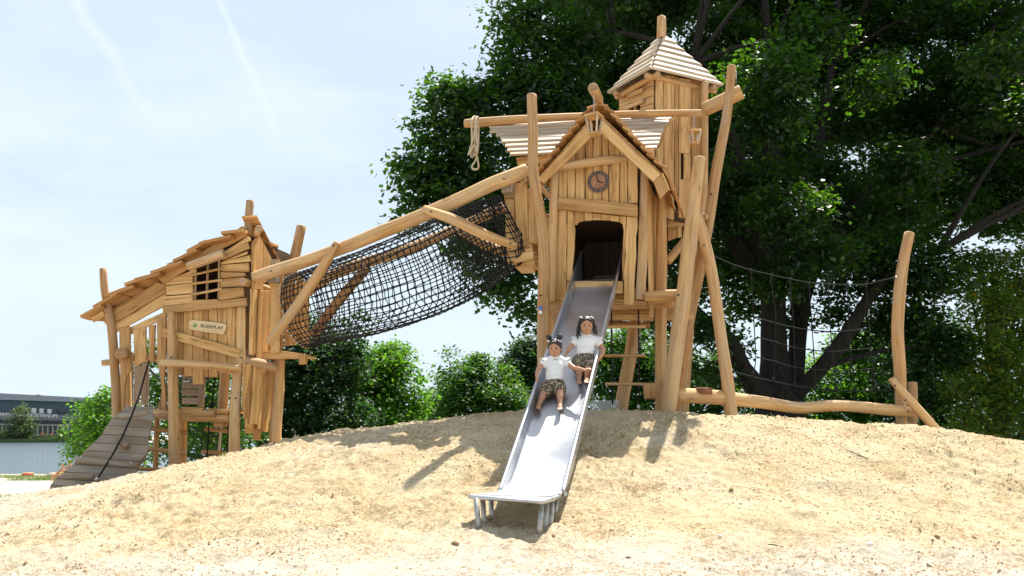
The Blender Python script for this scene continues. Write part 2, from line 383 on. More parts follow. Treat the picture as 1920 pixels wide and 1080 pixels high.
# ---------------------------------------------------------------- sand, water, far ground
def sand_mat():
    m, t, b, o = mat('sand'); l = t.links.new
    g = N(t, 'ShaderNodeTexCoord'); sp = N(t, 'ShaderNodeSeparateXYZ'); l(g.outputs['Object'], sp.inputs[0])
    def no(sc, det=5, rg=0.6, v=None, dist=0.0):
        n = N(t, 'ShaderNodeTexNoise', ins={'Scale': sc, 'Detail': det, 'Roughness': rg, 'Distortion': dist}); l(v or g.outputs['Object'], n.inputs['Vector']); return n.outputs['Fac']
    yellow = ramp(t, no(1.6), [(0.3, (0.53, 0.41, 0.245)), (0.5, (0.60, 0.485, 0.315)), (0.75, (0.63, 0.53, 0.37))]).outputs[0]
    pale = ramp(t, no(2.3), [(0.3, (0.53, 0.475, 0.40)), (0.7, (0.59, 0.545, 0.475))]).outputs[0]
    # the trodden lower sand and the beach are greyer: by distance from the mound (world)
    mr = N(t, 'ShaderNodeMapRange', ins={1: 7.2, 2: 5.6, 3: 0.0, 4: 1.25}); l(sp.outputs['Y'], mr.inputs[0])
    mr2 = N(t, 'ShaderNodeMapRange', ins={1: -3.2, 2: -6.5, 3: 0.0, 4: 1.0}); l(sp.outputs['X'], mr2.inputs[0])
    mr3 = N(t, 'ShaderNodeMapRange', ins={1: 12.5, 2: 18, 3: 0.0, 4: 1.0}); l(sp.outputs['Y'], mr3.inputs[0])
    a = N(t, 'ShaderNodeMath', operation='MAXIMUM'); l(mr.outputs[0], a.inputs[0]); l(mr2.outputs[0], a.inputs[1])
    a3 = N(t, 'ShaderNodeMath', operation='MAXIMUM'); l(a.outputs[0], a3.inputs[0]); l(mr3.outputs[0], a3.inputs[1])
    n0 = no(0.9, 5, 0.6); a2 = N(t, 'ShaderNodeMath', operation='MULTIPLY_ADD', use_clamp=True); a2.inputs[1].default_value = 1.3; l(n0, a2.inputs[0])
    s1 = N(t, 'ShaderNodeMath', operation='SUBTRACT'); s1.inputs[1].default_value = 0.68; l(a3.outputs[0], s1.inputs[0]); l(s1.outputs[0], a2.inputs[2])
    col = mixc(t, a2.outputs[0], yellow, pale)
    # brown crumbs, their colour also holding the shading of small lumps
    mp = N(t, 'ShaderNodeMapping'); mp.inputs['Scale'].default_value = (1, 1.0, 1.0); l(g.outputs['Object'], mp.inputs[0])
    cr_ = no(34, 7, 0.78, mp.outputs[0]); patch = no(2.2, 4, 0.6)
    ad = N(t, 'ShaderNodeMath', operation='MULTIPLY_ADD'); ad.inputs[1].default_value = 0.38; l(patch, ad.inputs[0]); l(cr_, ad.inputs[2])
    cm = ramp(t, ad.outputs[0], [(0.69, (0, 0, 0)), (0.77, (1, 1, 1))]).outputs[0]
    f = N(t, 'ShaderNodeMath', operation='MULTIPLY'); f.inputs[1].default_value = 0.75; l(cm, f.inputs[0])
    col = mixc(t, f.outputs[0], col, (0.33, 0.215, 0.095))
    # grass and earth far behind
    mg = N(t, 'ShaderNodeMapRange', ins={1: 17, 2: 22, 3: 0.0, 4: 1.0}); l(sp.outputs['Y'], mg.inputs[0])
    mg2 = N(t, 'ShaderNodeMapRange', ins={1: -7.5, 2: -5, 3: 0.0, 4: 1.0}); l(sp.outputs['X'], mg2.inputs[0])
    mm = N(t, 'ShaderNodeMath', operation='MULTIPLY'); l(mg.outputs[0], mm.inputs[0]); l(mg2.outputs[0], mm.inputs[1])
    col = mixc(t, mm.outputs[0], col, (0.07, 0.10, 0.03))
    l(col, b.inputs['Base Color']); b.inputs['Roughness'].default_value = 0.95; b.inputs['Specular IOR Level'].default_value = 0.15
    bp = N(t, 'ShaderNodeBump', ins={'Strength': 0.9, 'Distance': 0.025}); l(no(42, 6, 0.75), bp.inputs['Height'])
    bp2 = N(t, 'ShaderNodeBump', ins={'Strength': 0.45, 'Distance': 0.05}); l(no(9, 4, 0.6), bp2.inputs['Height']); l(bp.outputs[0], bp2.inputs['Normal']); l(bp2.outputs[0], b.inputs['Normal'])
    return m
SAND = sand_mat()
def axis_vals(lo, hi, fine, far_lo, far_hi, g=1.16):
    a = list(np.arange(lo, hi, fine)); x = hi; s = fine
    while x < far_hi: a.append(x); s *= g; x += s
    a.append(far_hi); x = lo-fine*g; s = fine*g; b = []
    while x > far_lo: b.append(x); s *= g; x -= s
    b.append(far_lo); return np.array(b[::-1]+a)
xs = axis_vals(-6.6, 6.6, 0.021, -700, 700, 1.2); ys = axis_vals(4.7, 10.0, 0.021, -8, 900, 1.2)
XX, YY = np.meshgrid(xs, ys); ZZ = ground(XX, YY)
def grid_mesh(name, XX, YY, ZZ, m):
    ny, nx = XX.shape; me = bpy.data.meshes.new(name); v = np.stack([XX, YY, ZZ], -1).reshape(-1, 3).astype(np.float32)
    i = np.arange(ny*nx).reshape(ny, nx); q = np.stack([i[:-1, :-1], i[:-1, 1:], i[1:, 1:], i[1:, :-1]], -1).reshape(-1, 4)
    me.vertices.add(len(v)); me.vertices.foreach_set('co', v.ravel()); me.loops.add(q.size); me.loops.foreach_set('vertex_index', q.ravel().astype(np.int32))
    me.polygons.add(len(q)); me.polygons.foreach_set('loop_start', np.arange(0, q.size, 4, dtype=np.int32)); me.polygons.foreach_set('loop_total', np.full(len(q), 4, dtype=np.int32))
    me.polygons.foreach_set('use_smooth', np.ones(len(q), dtype=bool)); me.update(calc_edges=True); me.materials.append(m)
    ob = bpy.data.objects.new(name, me); C.objects.link(ob); return ob
tag(grid_mesh('ground', XX, YY, ZZ, SAND), kind='structure')
def water_mat():
    m, t, b, o = mat('lake_water'); l = t.links.new
    b.inputs['Base Color'].default_value = (0.10, 0.14, 0.17, 1); b.inputs['Roughness'].default_value = 0.12
    tc_ = N(t, 'ShaderNodeTexCoord'); mp = N(t, 'ShaderNodeMapping'); mp.inputs['Scale'].default_value = (0.5, 0.9, 1); l(tc_.outputs['Object'], mp.inputs[0])
    n = N(t, 'ShaderNodeTexNoise', ins={'Scale': 1.0, 'Detail': 5.0, 'Roughness': 0.6}); l(mp.outputs[0], n.inputs['Vector'])
    bp = N(t, 'ShaderNodeBump', ins={'Strength': 1.0, 'Distance': 0.35}); l(n.outputs['Fac'], bp.inputs['Height']); l(bp.outputs[0], b.inputs['Normal'])
    return m
WZ = EYE-2.62
wxs = np.linspace(-420, 6, 60); wys = np.linspace(54, 256, 50); a, b_ = np.meshgrid(wxs, wys)
tag(grid_mesh('lake_water', a, b_, np.full_like(a, WZ), water_mat()), kind='structure')

# crumbs of damp sand lying on the mound
def scatter_clods():
    n = 17000; g = np.random.default_rng(5)
    X = g.uniform(-7, 7, n*4); Y = 10.2-4.6*g.random(n*4)**1.35
    keep = (vnoise(X*1.3, Y*1.3, 21)+0.5*vnoise(X*4, Y*4, 22)+g.uniform(-.25, .25, n*4)) > 0.05
    X = X[keep][:n]; Y = Y[keep][:n]; Z = ground(X, Y)
    r = 0.0035+0.007*g.random(len(X))**2.5; r[g.random(len(X)) < 0.006] *= 2.2
    base = np.array([(1, 0, 0), (.3, .95, 0), (-.8, .6, 0), (-.8, -.6, 0), (.3, -.95, 0), (0, 0, 1), (0, 0, -1)], float)
    fc = [(0, 1, 5), (1, 2, 5), (2, 3, 5), (3, 4, 5), (4, 0, 5), (1, 0, 6), (2, 1, 6), (3, 2, 6), (4, 3, 6), (0, 4, 6)]
    V = base[None]*r[:, None, None]*g.uniform(0.6, 1.4, (len(X), 7, 3)); V[:, :, 2] *= 0.75
    V += np.stack([X, Y, Z+r*0.2], -1)[:, None]
    F = (np.array(fc)[None]+7*np.arange(len(X))[:, None, None]).reshape(-1, 3)
    me = bpy.data.meshes.new('sand_crumbs'); me.from_pydata(V.reshape(-1, 3).tolist(), [], F.tolist()); me.materials.append(plain('damp_sand', (0.33, 0.225, 0.11), 0.95, var=0.35, scale=2.0))
    ob = bpy.data.objects.new('sand_crumbs', me); C.objects.link(ob)
    tag(ob, 'small brown crumbs of damp sand strewn over the mound', 'sand crumbs', kind='stuff')
scatter_clods()
# stones and twigs on the sand that one can point to: px, py, size
STM = plain('stone', (0.30, 0.20, 0.12), 0.9, var=0.3, scale=20); STW = plain('pale_stone', (0.72, 0.70, 0.66), 0.8, var=0.1)
def gpt(px, py):
    lo, hi = 3.0, 14.0
    r = ray(px, py); last = 3.0
    for k in range(900):
        Y = 3.0+k*0.012; p = cE+r*(Y/r.y)
        if p.z <= gz(p.x, p.y): return p
    return cE+r*(9.7/r.y)
for px, py, s_, lab, mm in ((853, 1022, .034, 'brown stone left of the shadow under the slide end', STM), (1037, 1006, .020, 'small brown stone right of the shadow under the slide end', STM),
        (470, 963, .012, 'tiny brown stone low on the left slope of the mound', STM), (283, 1040, .016, 'small brown stone at the bottom left of the sand', STM), (100, 981, .018, 'brown stone at the far left of the sand', STM),
        (1631, 1023, .030, 'white stone low on the right of the sand', STW), (1350, 1006, .020, 'small white stone below the middle of the right slope', STW), (1757, 1008, .026, 'dark clod beside the white stone on the right', STM),
        (1178, 1047, .02, 'brown clod on the pale sand right of the slide', STM), (936, 902, .022, 'grey stone beside the left rail of the slide', STM)):
    p = gpt(px, py); m = MB(); m.ell(p+Vector((0, 0, s_*.3)), (s_, s_*.8, s_*.6), 9, 6, noise=0.12); tag(m.build('stone', mm), lab, 'stone', 'stones lying on the sand')
for (x0, y0, x1, y1, lab) in ((1440, 1022, 1470, 1027, 'dark thick twig lying low on the right sand'), (1588, 845, 1625, 860, 'thin twig near the top of the right slope'), (1738, 1058, 1755, 1070, 'thin twig at the bottom right of the sand'), (487, 938, 510, 930, 'thin pale twig on the left slope'), (1022, 973, 1040, 977, 'short twig right of the slide legs')):
    a, b_ = gpt(x0, y0), gpt(x1, y1); m = MB(); mid = (a+b_)/2+Vector((0, .02, .008))
    m.tube([a+Vector((0, 0, .006)), mid, b_+Vector((0, 0, .008))], [0.004, 0.005, 0.003], seg=5); tag(m.build('twig', plain('bark_twig', (0.10, 0.07, 0.04), 0.9)), lab, 'twig', 'twigs lying on the sand')

# ================================================================ LEFT HUT
HOFF = 1.1
def at(x, y, Y):
    r = ray(x, y); return cE + r*((Y+HOFF)/r.y)
A12 = math.radians(12)
HF = Plane(at(465, 560, 10.3), (-math.sin(A12), -math.cos(A12), 0)); HN = HF.n; HRt = Vector((math.cos(A12), -math.sin(A12), 0)); HB = -HN
corner = HF.hit(465, 560); corner.z = 0
HR = Plane(HF.hit(467, 560), HRt)
hut = thing('play_hut', (corner.x-0.9, corner.y+0.7, gz(corner.x-.9, corner.y+.7)), 'leaning wooden play hut with shaggy board roof at the left end of the net tunnel', 'play hut')
def S(m, plane, k, pts, off=0.0, t=0.03, **kw):
    m.slab([plane.hit(*cr(k, *p), off) for p in pts], plane.n, t, **{'gap': .0019, **kw})
m = MB()                                                          # front wall boards
for q in ([(478, 828), (785, 645), (838, 668), (838, 716), (485, 927)], [(490, 938), (838, 722), (838, 802), (495, 988)]): S(m, HF, 1, q, -0.03)
for q in ([(600, 948), (842, 838), (842, 886), (600, 998)],): S(m, HF, 1, q, -0.06)
for q in ([(835, 640), (1000, 572), (1018, 590), (1018, 652), (835, 668)], [(838, 672), (1018, 655), (1020, 722), (842, 735)], [(828, 742), (1020, 726), (1020, 792), (830, 805)],
          [(1000, 560), (1040, 545), (1045, 585), (1005, 590)],
          [(1225, 445), (1395, 333), (1412, 365), (1230, 468)], [(1215, 472), (1390, 380), (1405, 418), (1218, 500)], [(1218, 506), (1385, 438), (1388, 458), (1216, 520)],
          [(1210, 512), (1405, 464), (1405, 508), (1212, 526)], [(1210, 531), (1395, 517), (1397, 578), (1210, 574)], [(1208, 579), (1372, 582), (1372, 606), (1208, 620)],
          [(1205, 625), (1360, 612), (1362, 675), (1205, 684)], [(1203, 690), (1362, 681), (1364, 747), (1198, 770)]): S(m, HF, 1, q, rnd.uniform(-.006, .006))
planks = [(888, 915, 305), (916, 957, 305), (960, 1018, 305), (1023, 1090, 362), (1091, 1125, 318), (1127, 1184, 315), (1187, 1250, 283), (1252, 1308, 295), (1310, 1372, 300)]
for a, b_, bot in planks: S(m, HF, 1, [(a+rnd.uniform(-2, 2), 820), (b_, 815), (b_+rnd.uniform(-4, 2), bot+972), (a+rnd.uniform(-3, 3), bot+972+rnd.uniform(-6, 6))], -0.03, wob=0.004)
m.build('wall', WOOD, hut)
m = MB()                                                          # open slat side of the front
S(m, HF, 2, [(523, -17), (597, -25), (601, 262), (572, 325), (560, 380), (558, 520), (535, 537), (530, 270)], 0)
S(m, HF, 2, [(620, 0), (704, -20), (703, 205), (665, 225), (630, 252), (624, 120)], 0)
S(m, HF, 2, [(722, -30), (768, -40), (756, 215), (724, 213)], 0)
S(m, HF, 2, [(777, -70), (838, -92), (842, 0), (836, 250), (828, 330), (838, 420), (840, 540), (806, 550), (782, 520), (800, 470), (808, 400), (800, 300), (780, 220)], 0)
m.build('slat_wall', WOOD, hut)
def one_s(name, plane, k, q, off, t=0.03, mats=WOOD, parent=hut, **kw):
    m = MB(); S(m, plane, k, q, off, t, **kw); return m.build(name, mats, parent)
one_s('batten', HF, 1, [(815, 808), (1380, 752), (1382, 808), (820, 860)], 0.032)
one_s('batten', HF, 2, [(822, -18), (1348, 127), (1330, 192), (814, 42)], 0.02, 0.04)
one_s('barge_board', HF, 1, [(778, 605), (1295, 318), (1388, 296), (1384, 335), (1180, 440), (820, 660)], 0.035)
one_s('barge_board', HF, 1, [(330, 885), (412, 838), (428, 868), (352, 917)], 0.05)
def plog1(name, k, pts, mats=LOG, parent=hut, bolts=(), **kw):
    """pts: (crop x, crop y, Y, full width in crop px)"""
    s_ = CR[k][2]; m = MB(); m.plog([(*cr(k, p[0], p[1]), p[2], p[3]/2/s_) for p in pts], **kw); o = m.build(name, mats, parent)
    if bolts:
        for (x, y, Y) in bolts:
            b = MB(); bolt(b, at(*cr(k, x, y), Y), (0, -1, 0.1)); b.build('bolt', BOLT, o)
    return o
plog1('log_batten', 1, [(985, 540, 10.28, 60), (1225, 450, 10.2, 62)])
# window
wn = one_s('window', HF, 1, [(1020, 768), (1190, 762), (1192, 780), (1020, 793)], 0.01, 0.05)
m = MB()
for x0, x1 in ((1028, 1034), (1108, 1117), (1190, 1194)):
    m.log([(HF.hit(*cr(1, x0, 790 if x0 < 1180 else 770), -.02), 0.018), (HF.hit(*cr(1, x1, 470), -.02), 0.018)])
m.build('window_post', LOG, wn)
for a, b_ in (((1005, 598), (1212, 552)), ((1005, 656), (1212, 630)), ((1003, 730), (1210, 690))):
    m = MB(); m.log([(HF.hit(*cr(1, *a), .04), 0.017), (HF.hit(*cr(1, *b_), .04), 0.017)]); m.build('window_bar', LOG, wn)
# posts
gY = lambda px, Y: 0
plog1('post', 1, [(407, 555, 10.7, 48), (418, 700, 10.7, 50), (450, 860, 10.7, 52), (478, 1080, 10.7, 56), (500, 1540, 10.65, 60), (505, 2150, 10.65, 60)], bolts=((425, 815, 10.57),))
plog1('post', 1, [(866, 850, 10.42, 44), (868, 980, 10.4, 52), (878, 1230, 10.36, 66), (884, 1600, 10.33, 72), (890, 2000, 10.33, 74)], bolts=((868, 1152, 10.25),))
plog1('post', 1, [(1345, 790, 10.36, 58), (1335, 1110, 10.34, 62), (1315, 1270, 10.3, 66), (1300, 1500, 10.3, 74), (1288, 1950, 10.3, 78)], bolts=((1340, 1155, 10.2), (1302, 1428, 10.16)))
plog1('post', 1, [(1402, 95, 10.5, 50), (1390, 250, 10.5, 54), (1394, 420, 10.5, 54), (1392, 1100, 10.5, 58)])
plog1('post', 1, [(1747, 267, 11.3, 66), (1700, 480, 11.3, 70), (1645, 780, 11.35, 74)])
plog1('post', 2, [(1598, 180, 10.75, 74), (1590, 420, 10.75, 80), (1572, 640, 10.75, 82), (1566, 900, 10.75, 84)])
plog1('post', 2, [(560, -60, 11.6, 52), (575, 560, 11.6, 56), (585, 900, 11.6, 58)])
plog1('post', 2, [(948, 560, 11.5, 52), (942, 940, 11.5, 56)])
plog1('post', 2, [(1230, 260, 11.5, 66), (1215, 560, 11.5, 68), (1215, 640, 11.5, 68)])
# rails and logs
plog1('rail', 2, [(402, 218, 11.4, 42), (620, 196, 11.5, 46), (790, 182, 11.6, 46)])
plog1('rail', 2, [(797, 214, 10.22, 46), (1070, 230, 10.18, 56), (1342, 258, 10.14, 52)])
plog1('rail', 2, [(528, 156, 10.35, 78), (590, 170, 11.5, 60)])
plog1('rail', 2, [(1362, 200, 10.35, 62), (1480, 225, 10.5, 66), (1575, 253, 10.6, 56)])
plog1('rail', 1, [(1348, 640, 10.2, 58), (1430, 660, 10.5, 54), (1522, 688, 10.75, 40)])
plog1('rail', 1, [(1349, 287, 10.15, 44), (1310, 318, 10.9, 46)])
plog1('rail', 1, [(1460, 282, 10.25, 48), (1428, 360, 10.55, 44)])
plog1('floor_beam', 2, [(745, 560, 10.35, 60), (960, 582, 10.5, 62), (1262, 588, 10.5, 56)])
plog1('floor_beam', 2, [(798, 575, 10.3, 46), (860, 560, 11.4, 46)])
plog1('floor_beam', 2, [(1010, 560, 10.38, 48), (1165, 562, 10.3, 50)])
# floor
zf = HF.hit(*cr(2, 1100, 528)).z
m = MB(); o_ = HF.hit(*cr(2, 640, 528)); wdt = (HF.hit(*cr(2, 1280, 528))-o_).dot(HRt)
for i in range(9):
    a = o_+HB*(0.06+i*0.15); a.z = zf-.03; m.slab([a, a+HRt*wdt, a+HRt*wdt+HB*.14, a+HB*.14], (0, 0, 1), .035)
m.build('floor', WOOD, hut)
one_s('floor_block', HF, 2, [(1182, 608), (1246, 606), (1246, 650), (1184, 652)], -0.25, .12)
one_s('floor_board', HF, 2, [(950, 514), (1092, 520), (1090, 545), (960, 540)], 0.06, .05)
# back wall seen through: low boards, slats
HBk = HF.shift(-1.25)
m = MB()
for y0 in (305, 345, 395, 450): S(m, HBk, 2, [(946, y0), (1068, y0+2), (1066, y0+(36 if y0 < 320 else 48)), (946, y0+(34 if y0 < 320 else 46))], 0, wob=.004)
S(m, HBk, 2, [(1062, 320), (1105, 320), (1090, 515), (1050, 515)], 0.03)
for q in ([(568, 240), (618, 230), (612, 500), (566, 500)], [(625, 240), (668, 240), (656, 500), (620, 500)], [(673, 230), (722, 222), (716, 502), (668, 502)]): S(m, HBk, 2, q, 0)
S(m, HBk, 1, [(845, 835), (1500, 800), (1500, 1080), (845, 1090)], 0); S(m, HBk, 1, [(845, 520), (1440, 330), (1500, 800), (845, 832)], 0)
S(m, HBk, 2, [(845, 120), (1500, 112), (1500, 290), (1000, 300), (845, 290)], 0)
m.build('rear_wall', [WG, WE], hut)
m = MB()                                                           # closed loft behind the barred window
q0 = HF.hit(*cr(1, 846, 850)); q1 = HF.hit(*cr(1, 1385, 800)); q1.z = q0.z
for i in range(8): m.slab([q0+HB*(.05+i*.15), q1+HB*(.05+i*.15), q1+HB*(.19+i*.15), q0+HB*(.19+i*.15)], (0, 0, 1), .025)
q2 = HF.hit(*cr(1, 846, 640))
m.slab([q0+HB*.04, q0+HB*1.22, q2+HB*1.22, q2+HB*.04], -HRt, .02)
q3 = HF.hit(*cr(1, 1385, 335)); m.slab([q1+HB*.04, q1+HB*1.22, q3+HB*1.22, q3+HB*.04], HRt, .02)
m.slab([q2+HB*.04, q3+HB*.04, q3+HB*1.22, q2+HB*1.22], (q3-q2).cross(HB), .02)
m.build('loft_light_block', INS, hut)
# right face: vertical boards (plane HR runs back from the corner)
m = MB()
def SR(q, off=0, t=.03, k=1, **kw): S(m, HR, k, q, off, t, **kw)
SR([(1408, 385), (1440, 375), (1440, 1180), (1405, 1180)]); SR([(1412, 372), (1452, 330), (1476, 372), (1478, 700), (1412, 690)], .012)
SR([(1479, 380), (1532, 480), (1532, 600), (1479, 660)], .0); SR([(1534, 490), (1548, 520), (1548, 620), (1534, 620)], .01)
SR([(1400, 690), (1440, 700), (1425, 1135), (1390, 1135)], .015); SR([(1442, 700), (1460, 705), (1450, 1140), (1428, 1140)], .0); SR([(1458, 700), (1522, 702), (1505, 1172), (1438, 1170)], .05); SR([(1522, 640), (1552, 650), (1545, 1120), (1508, 1140)], .0)
m.build('wall', WOOD, hut)
m = MB()                                                           # skirt boards hanging under the right side
for (x0, x1, xb0, xb1, yb, of) in ((1352, 1378, 1340, 1362, 520, .0), (1362, 1392, 1350, 1384, 590, .03), (1380, 1420, 1362, 1408, 655, .0), (1420, 1474, 1394, 1440, 632, .04), (1400, 1450, 1362, 1410, 697, -.02), (1440, 1500, 1416, 1462, 740, -.01),
                                    (1476, 1516, 1440, 1480, 668, .035), (1508, 1530, 1478, 1512, 683, .0), (1518, 1558, 1486, 1526, 602, .04)):
    SR([(x0, 228), (x1, 232), (xb1, yb), (xb0, yb-rnd.uniform(0, 6))], of, .025, 2, wob=.005)
m.build('skirt', WOOD, hut)
# landing box at the tunnel mouth
LP = HF.shift(-0.35)
lb = one_s('landing', LP, 2, [(1505, 140), (1600, 132), (1790, 162), (1785, 190), (1508, 196)], 0, .05)
m = MB()
for q, of in (([(193, 655), (246, 660), (243, 1028), (196, 1030)], .06), ([(246, 610), (262, 600), (262, 1000), (246, 1015)], .0)): S(m, LP, 3, q, of)
S(m, LP, 3, [(265, 640), (330, 660), (330, 985), (270, 990)], -.75); S(m, LP, 3, [(330, 600), (368, 600), (368, 1000), (330, 960)], -.70)
for x in (370, 385): S(m, LP, 3, [(x, 640), (x+13, 650), (x+13, 1005), (x, 1000)], -.4)
m.build('landing_wall', WOOD, hut)
m = MB()                                                            # slatted landing floor
for i in range(9):
    a = LP.hit(*cr(2, 1510+i*28, 150+i*3.5)); m.slab([a, a+HRt*.085, a+HRt*.085+HB*.35, a+HB*.35], (0, 0, 1), .03)
m.build('landing_floor', WOOD, hut)
one_s('landing_foot', LP, 2, [(1742, 165), (1790, 165), (1788, 225), (1742, 230)], .02, .07)
m = MB(); m.box(at(*cr(3, 222, 563), 10.5), .075, .3, .12); m.box(at(*cr(3, 205, 638), 10.45), .14, .12, .075, -.3); m.build('beam_block', [WG, WE], hut)
# roof: courses of overlapping boards running back into the picture
RF = HF.shift(0.2)
tips = [(245, 885), (325, 826), (430, 745), (540, 684), (630, 628), (720, 588), (870, 514), (970, 448), (1035, 398), (1200, 330), (1330, 272)]
m = MB()
for i in range(len(tips)-1):
    (x0, y0), (x1, y1) = tips[i], tips[i+1]
    dx, dy = x1-x0, y1-y0; ex = 70 if i < 9 else 20
    xe, ye = x1+ex, y1+ex*dy/dx*1.25
    segs = 5; back = 0.0
    for sgi in range(segs):
        wd = 0.20+rnd.uniform(-.02, .03); jx = rnd.uniform(-22, 20); jy = rnd.uniform(-9, 9)
        a = RF.hit(*cr(1, x0+jx+4, y0-jx*.5+jy)); b_ = RF.hit(*cr(1, xe, ye+jy*.3+44))
        th = 0.044
        ax = (b_-a).normalized(); nn = ax.cross(HB).normalized(); nn = nn if nn.z > 0 else -nn
        p0, p1 = a+HB*back+nn*rnd.uniform(-.008, .012), b_+HB*back
        m.slab([p0, p1, p1+HB*(wd-.012), p0+HB*(wd-.012)+ax*rnd.uniform(-.02, .02)], nn, -th if False else th, mi=0, axis=ax, wob=.006)
        back += wd
m.build('roof', [WR, WE], hut)
rf2 = MB()                                                          # short roof side falling to the right
a0, b0 = HR.hit(*cr(1, 1378, 203), .0), HR.hit(*cr(1, 1590, 512), .0)
a0 = at(*cr(1, 1405, 203), 10.35); b0 = at(*cr(1, 1565, 512), 11.15); ax = (b0-a0)
for i in range(6):
    p = a0+ax*(i/6); q = a0+ax*((i+1)/6+.05); sd_ = -HRt; nn = ax.cross(sd_).normalized(); nn = nn if nn.z > 0 else -nn
    rf2.slab([p-sd_*.08, q-sd_*.08, q+sd_*.14, p+sd_*.14], nn, .03, axis=sd_, wob=.006)
rf2.build('roof', [WR, WE], hut)
# ladders below
def rungs(parent, name, k, lst, Y0, Y1, wpx):
    for (x0, y0, x1, y1) in lst: plog1(name, k, [(x0, y0, Y0, wpx), (x1, y1, Y1, wpx)], parent=parent, rough=.03)
lad1 = thing('rung_ladder', at(*cr(2, 850, 900), 10.6), 'row of three round wooden rungs behind the curved ramp under the hut', 'ladder')
rungs(lad1, 'rung', 2, [(735, 662, 978, 690), (712, 797, 965, 826), (640, 932, 850, 942)], 10.6, 10.75, 28)
plog1('post', 2, [(770, 600, 10.9, 34), (760, 1000, 10.9, 36)], parent=lad1)
lad2 = thing('rope_ladder', at(*cr(2, 1160, 860), 11.1), 'rope ladder with two rungs hanging under the left hut', 'rope ladder')
rungs(lad2, 'rung', 2, [(1093, 664, 1268, 682), (1073, 818, 1252, 826)], 11.1, 11.1, 26)
for pts in ([(1168, 316), (1140, 480), (1122, 660), (1108, 880)], [(1256, 520), (1254, 660), (1246, 860)]):
    m = MB(); m.tube([at(*cr(2, x, y), 11.08) for x, y in pts], .011); m.build('rope', BLK, lad2)
plog1('pole', 2, [(1205, 650, 11.5, 16), (1186, 870, 11.5, 18)], parent=lad2, mats=[WP, WE])

# ---------------------------------------------------------------- curved climbing ramp
Lr = [(566, 508), (520, 548), (470, 590), (430, 640), (400, 700), (345, 755), (285, 810), (238, 862), (205, 900), (135, 955), (82, 1000), (50, 1045), (45, 1100)]
Rr_ = [(762, 512), (748, 560), (741, 610), (728, 660), (712, 720), (716, 775), (700, 830), (655, 885), (640, 930), (628, 975), (600, 1030), (590, 1080), (590, 1140)]
YL = [10.25, 10.18, 10.1, 10.0, 9.92, 9.84, 9.76, 9.70, 9.64, 9.57, 9.5, 9.45, 9.4]
rp = thing('climbing_ramp', at(*cr(2, 350, 1040), 9.6), 'curved grey plank climbing ramp leaning on the left side of the hut', 'climbing ramp')
m = MB(); mpts = []
for i in range(12):
    l0, l1 = at(*cr(2, *Lr[i]), YL[i]), at(*cr(2, *Lr[i+1]), YL[i+1]); r0, r1 = at(*cr(2, *Rr_[i]), YL[i]+.12), at(*cr(2, *Rr_[i+1]), YL[i+1]+.12)
    g = .07; a, b_, c_, d_ = l0, l0+(l1-l0)*(1-g), r0+(r1-r0)*(1-g), r0
    mid0 = (l0+r0)/2; n_ = (r0-l0).cross(l1-l0).normalized(); n_ = n_ if n_.y < 0 else -n_
    c_ = c_-n_*(c_-a).dot(n_); d_ = d_-n_*(d_-a).dot(n_); b_ = b_-n_*(b_-a).dot(n_)
    m.slab([a-n_*.03, b_-n_*.03, c_-n_*.03, d_-n_*.03], n_, .03, mi=0, axis=(d_-a), wob=.001)
m.build('deck', [WG, WE], rp)
for pl in (Lr, Rr_):
    m = MB(); dy = 0.05 if pl is Lr else .17
    m.tube([at(*cr(2, *pl[i]), YL[i]+dy+.04)+Vector((.03 if pl is Lr else -.03, 0, -.05)) for i in range(13)], .035, seg=6); m.build('stringer', [WG, WE], rp)
def hold(pts, w): plog1('foothold', 2, [(x, y, Y, w) for x, y, Y in pts], mats=[WG, WE], parent=rp, rough=.03)
hold([(530, 575, 10.02), (612, 568, 10.04), (700, 552, 10.06)], 42); hold([(522, 712, 9.90), (572, 788, 9.76)], 44)
hold([(230, 868, 9.62), (430, 890, 9.62), (640, 908, 9.66)], 44); hold([(212, 986, 9.45), (342, 990, 9.47)], 42)
for (x, y) in ((262, 853), (600, 893)): m = MB(); bolt(m, at(*cr(2, x, y), 9.56), (0, -1, .3), .011); m.build('bolt', ZINC, rp)
m = MB(); rpts = [(718, 204, 10.25), (690, 300, 10.1), (655, 430, 10.0), (600, 575, 9.9), (540, 710, 9.8), (470, 840, 9.65), (395, 960, 9.5), (368, 1000, 9.45)]
m.tube([at(*cr(2, x, y), Y) for x, y, Y in rpts], .0125, seg=7)
rope = m.build('climbing_rope', BLK); tag(rope, 'black climbing rope stretched down over the curved ramp', 'rope')
m = MB(); m.tube([at(*cr(2, 372, 992), 9.44), at(*cr(2, 358, 1012), 9.42)], .02, seg=8); m.build('ferrule', ZINC, rope)

HOFF = 0.0
# ---------------------------------------------------------------- name sign
def text_mb(txt, size, depth=0.003):
    cu = bpy.data.curves.new('t', 'FONT'); cu.body = txt; cu.size = size; cu.extrude = depth/2; cu.align_x = 'CENTER'; cu.align_y = 'CENTER'
    o = bpy.data.objects.new('t', cu); C.objects.link(o); dg = bpy.context.evaluated_depsgraph_get(); dg.update()
    me = bpy.data.meshes.new_from_object(o.evaluated_get(dg)); bpy.data.objects.remove(o); return me
def text(name, txt, size, p, right, up, m_, parent, sx=1.0, depth=0.003):
    me = text_mb(txt, size, depth); right = Vector(right).normalized(); up = Vector(up).normalized(); n_ = right.cross(up); wl = org(parent)
    for v in me.vertices: v.co = Vector(p)-wl+right*v.co.x*sx+up*v.co.y+n_*v.co.z
    me.materials.clear(); me.materials.append(m_); o = bpy.data.objects.new(name, me); C.objects.link(o); o.parent = parent; WL[o.name] = wl; return o
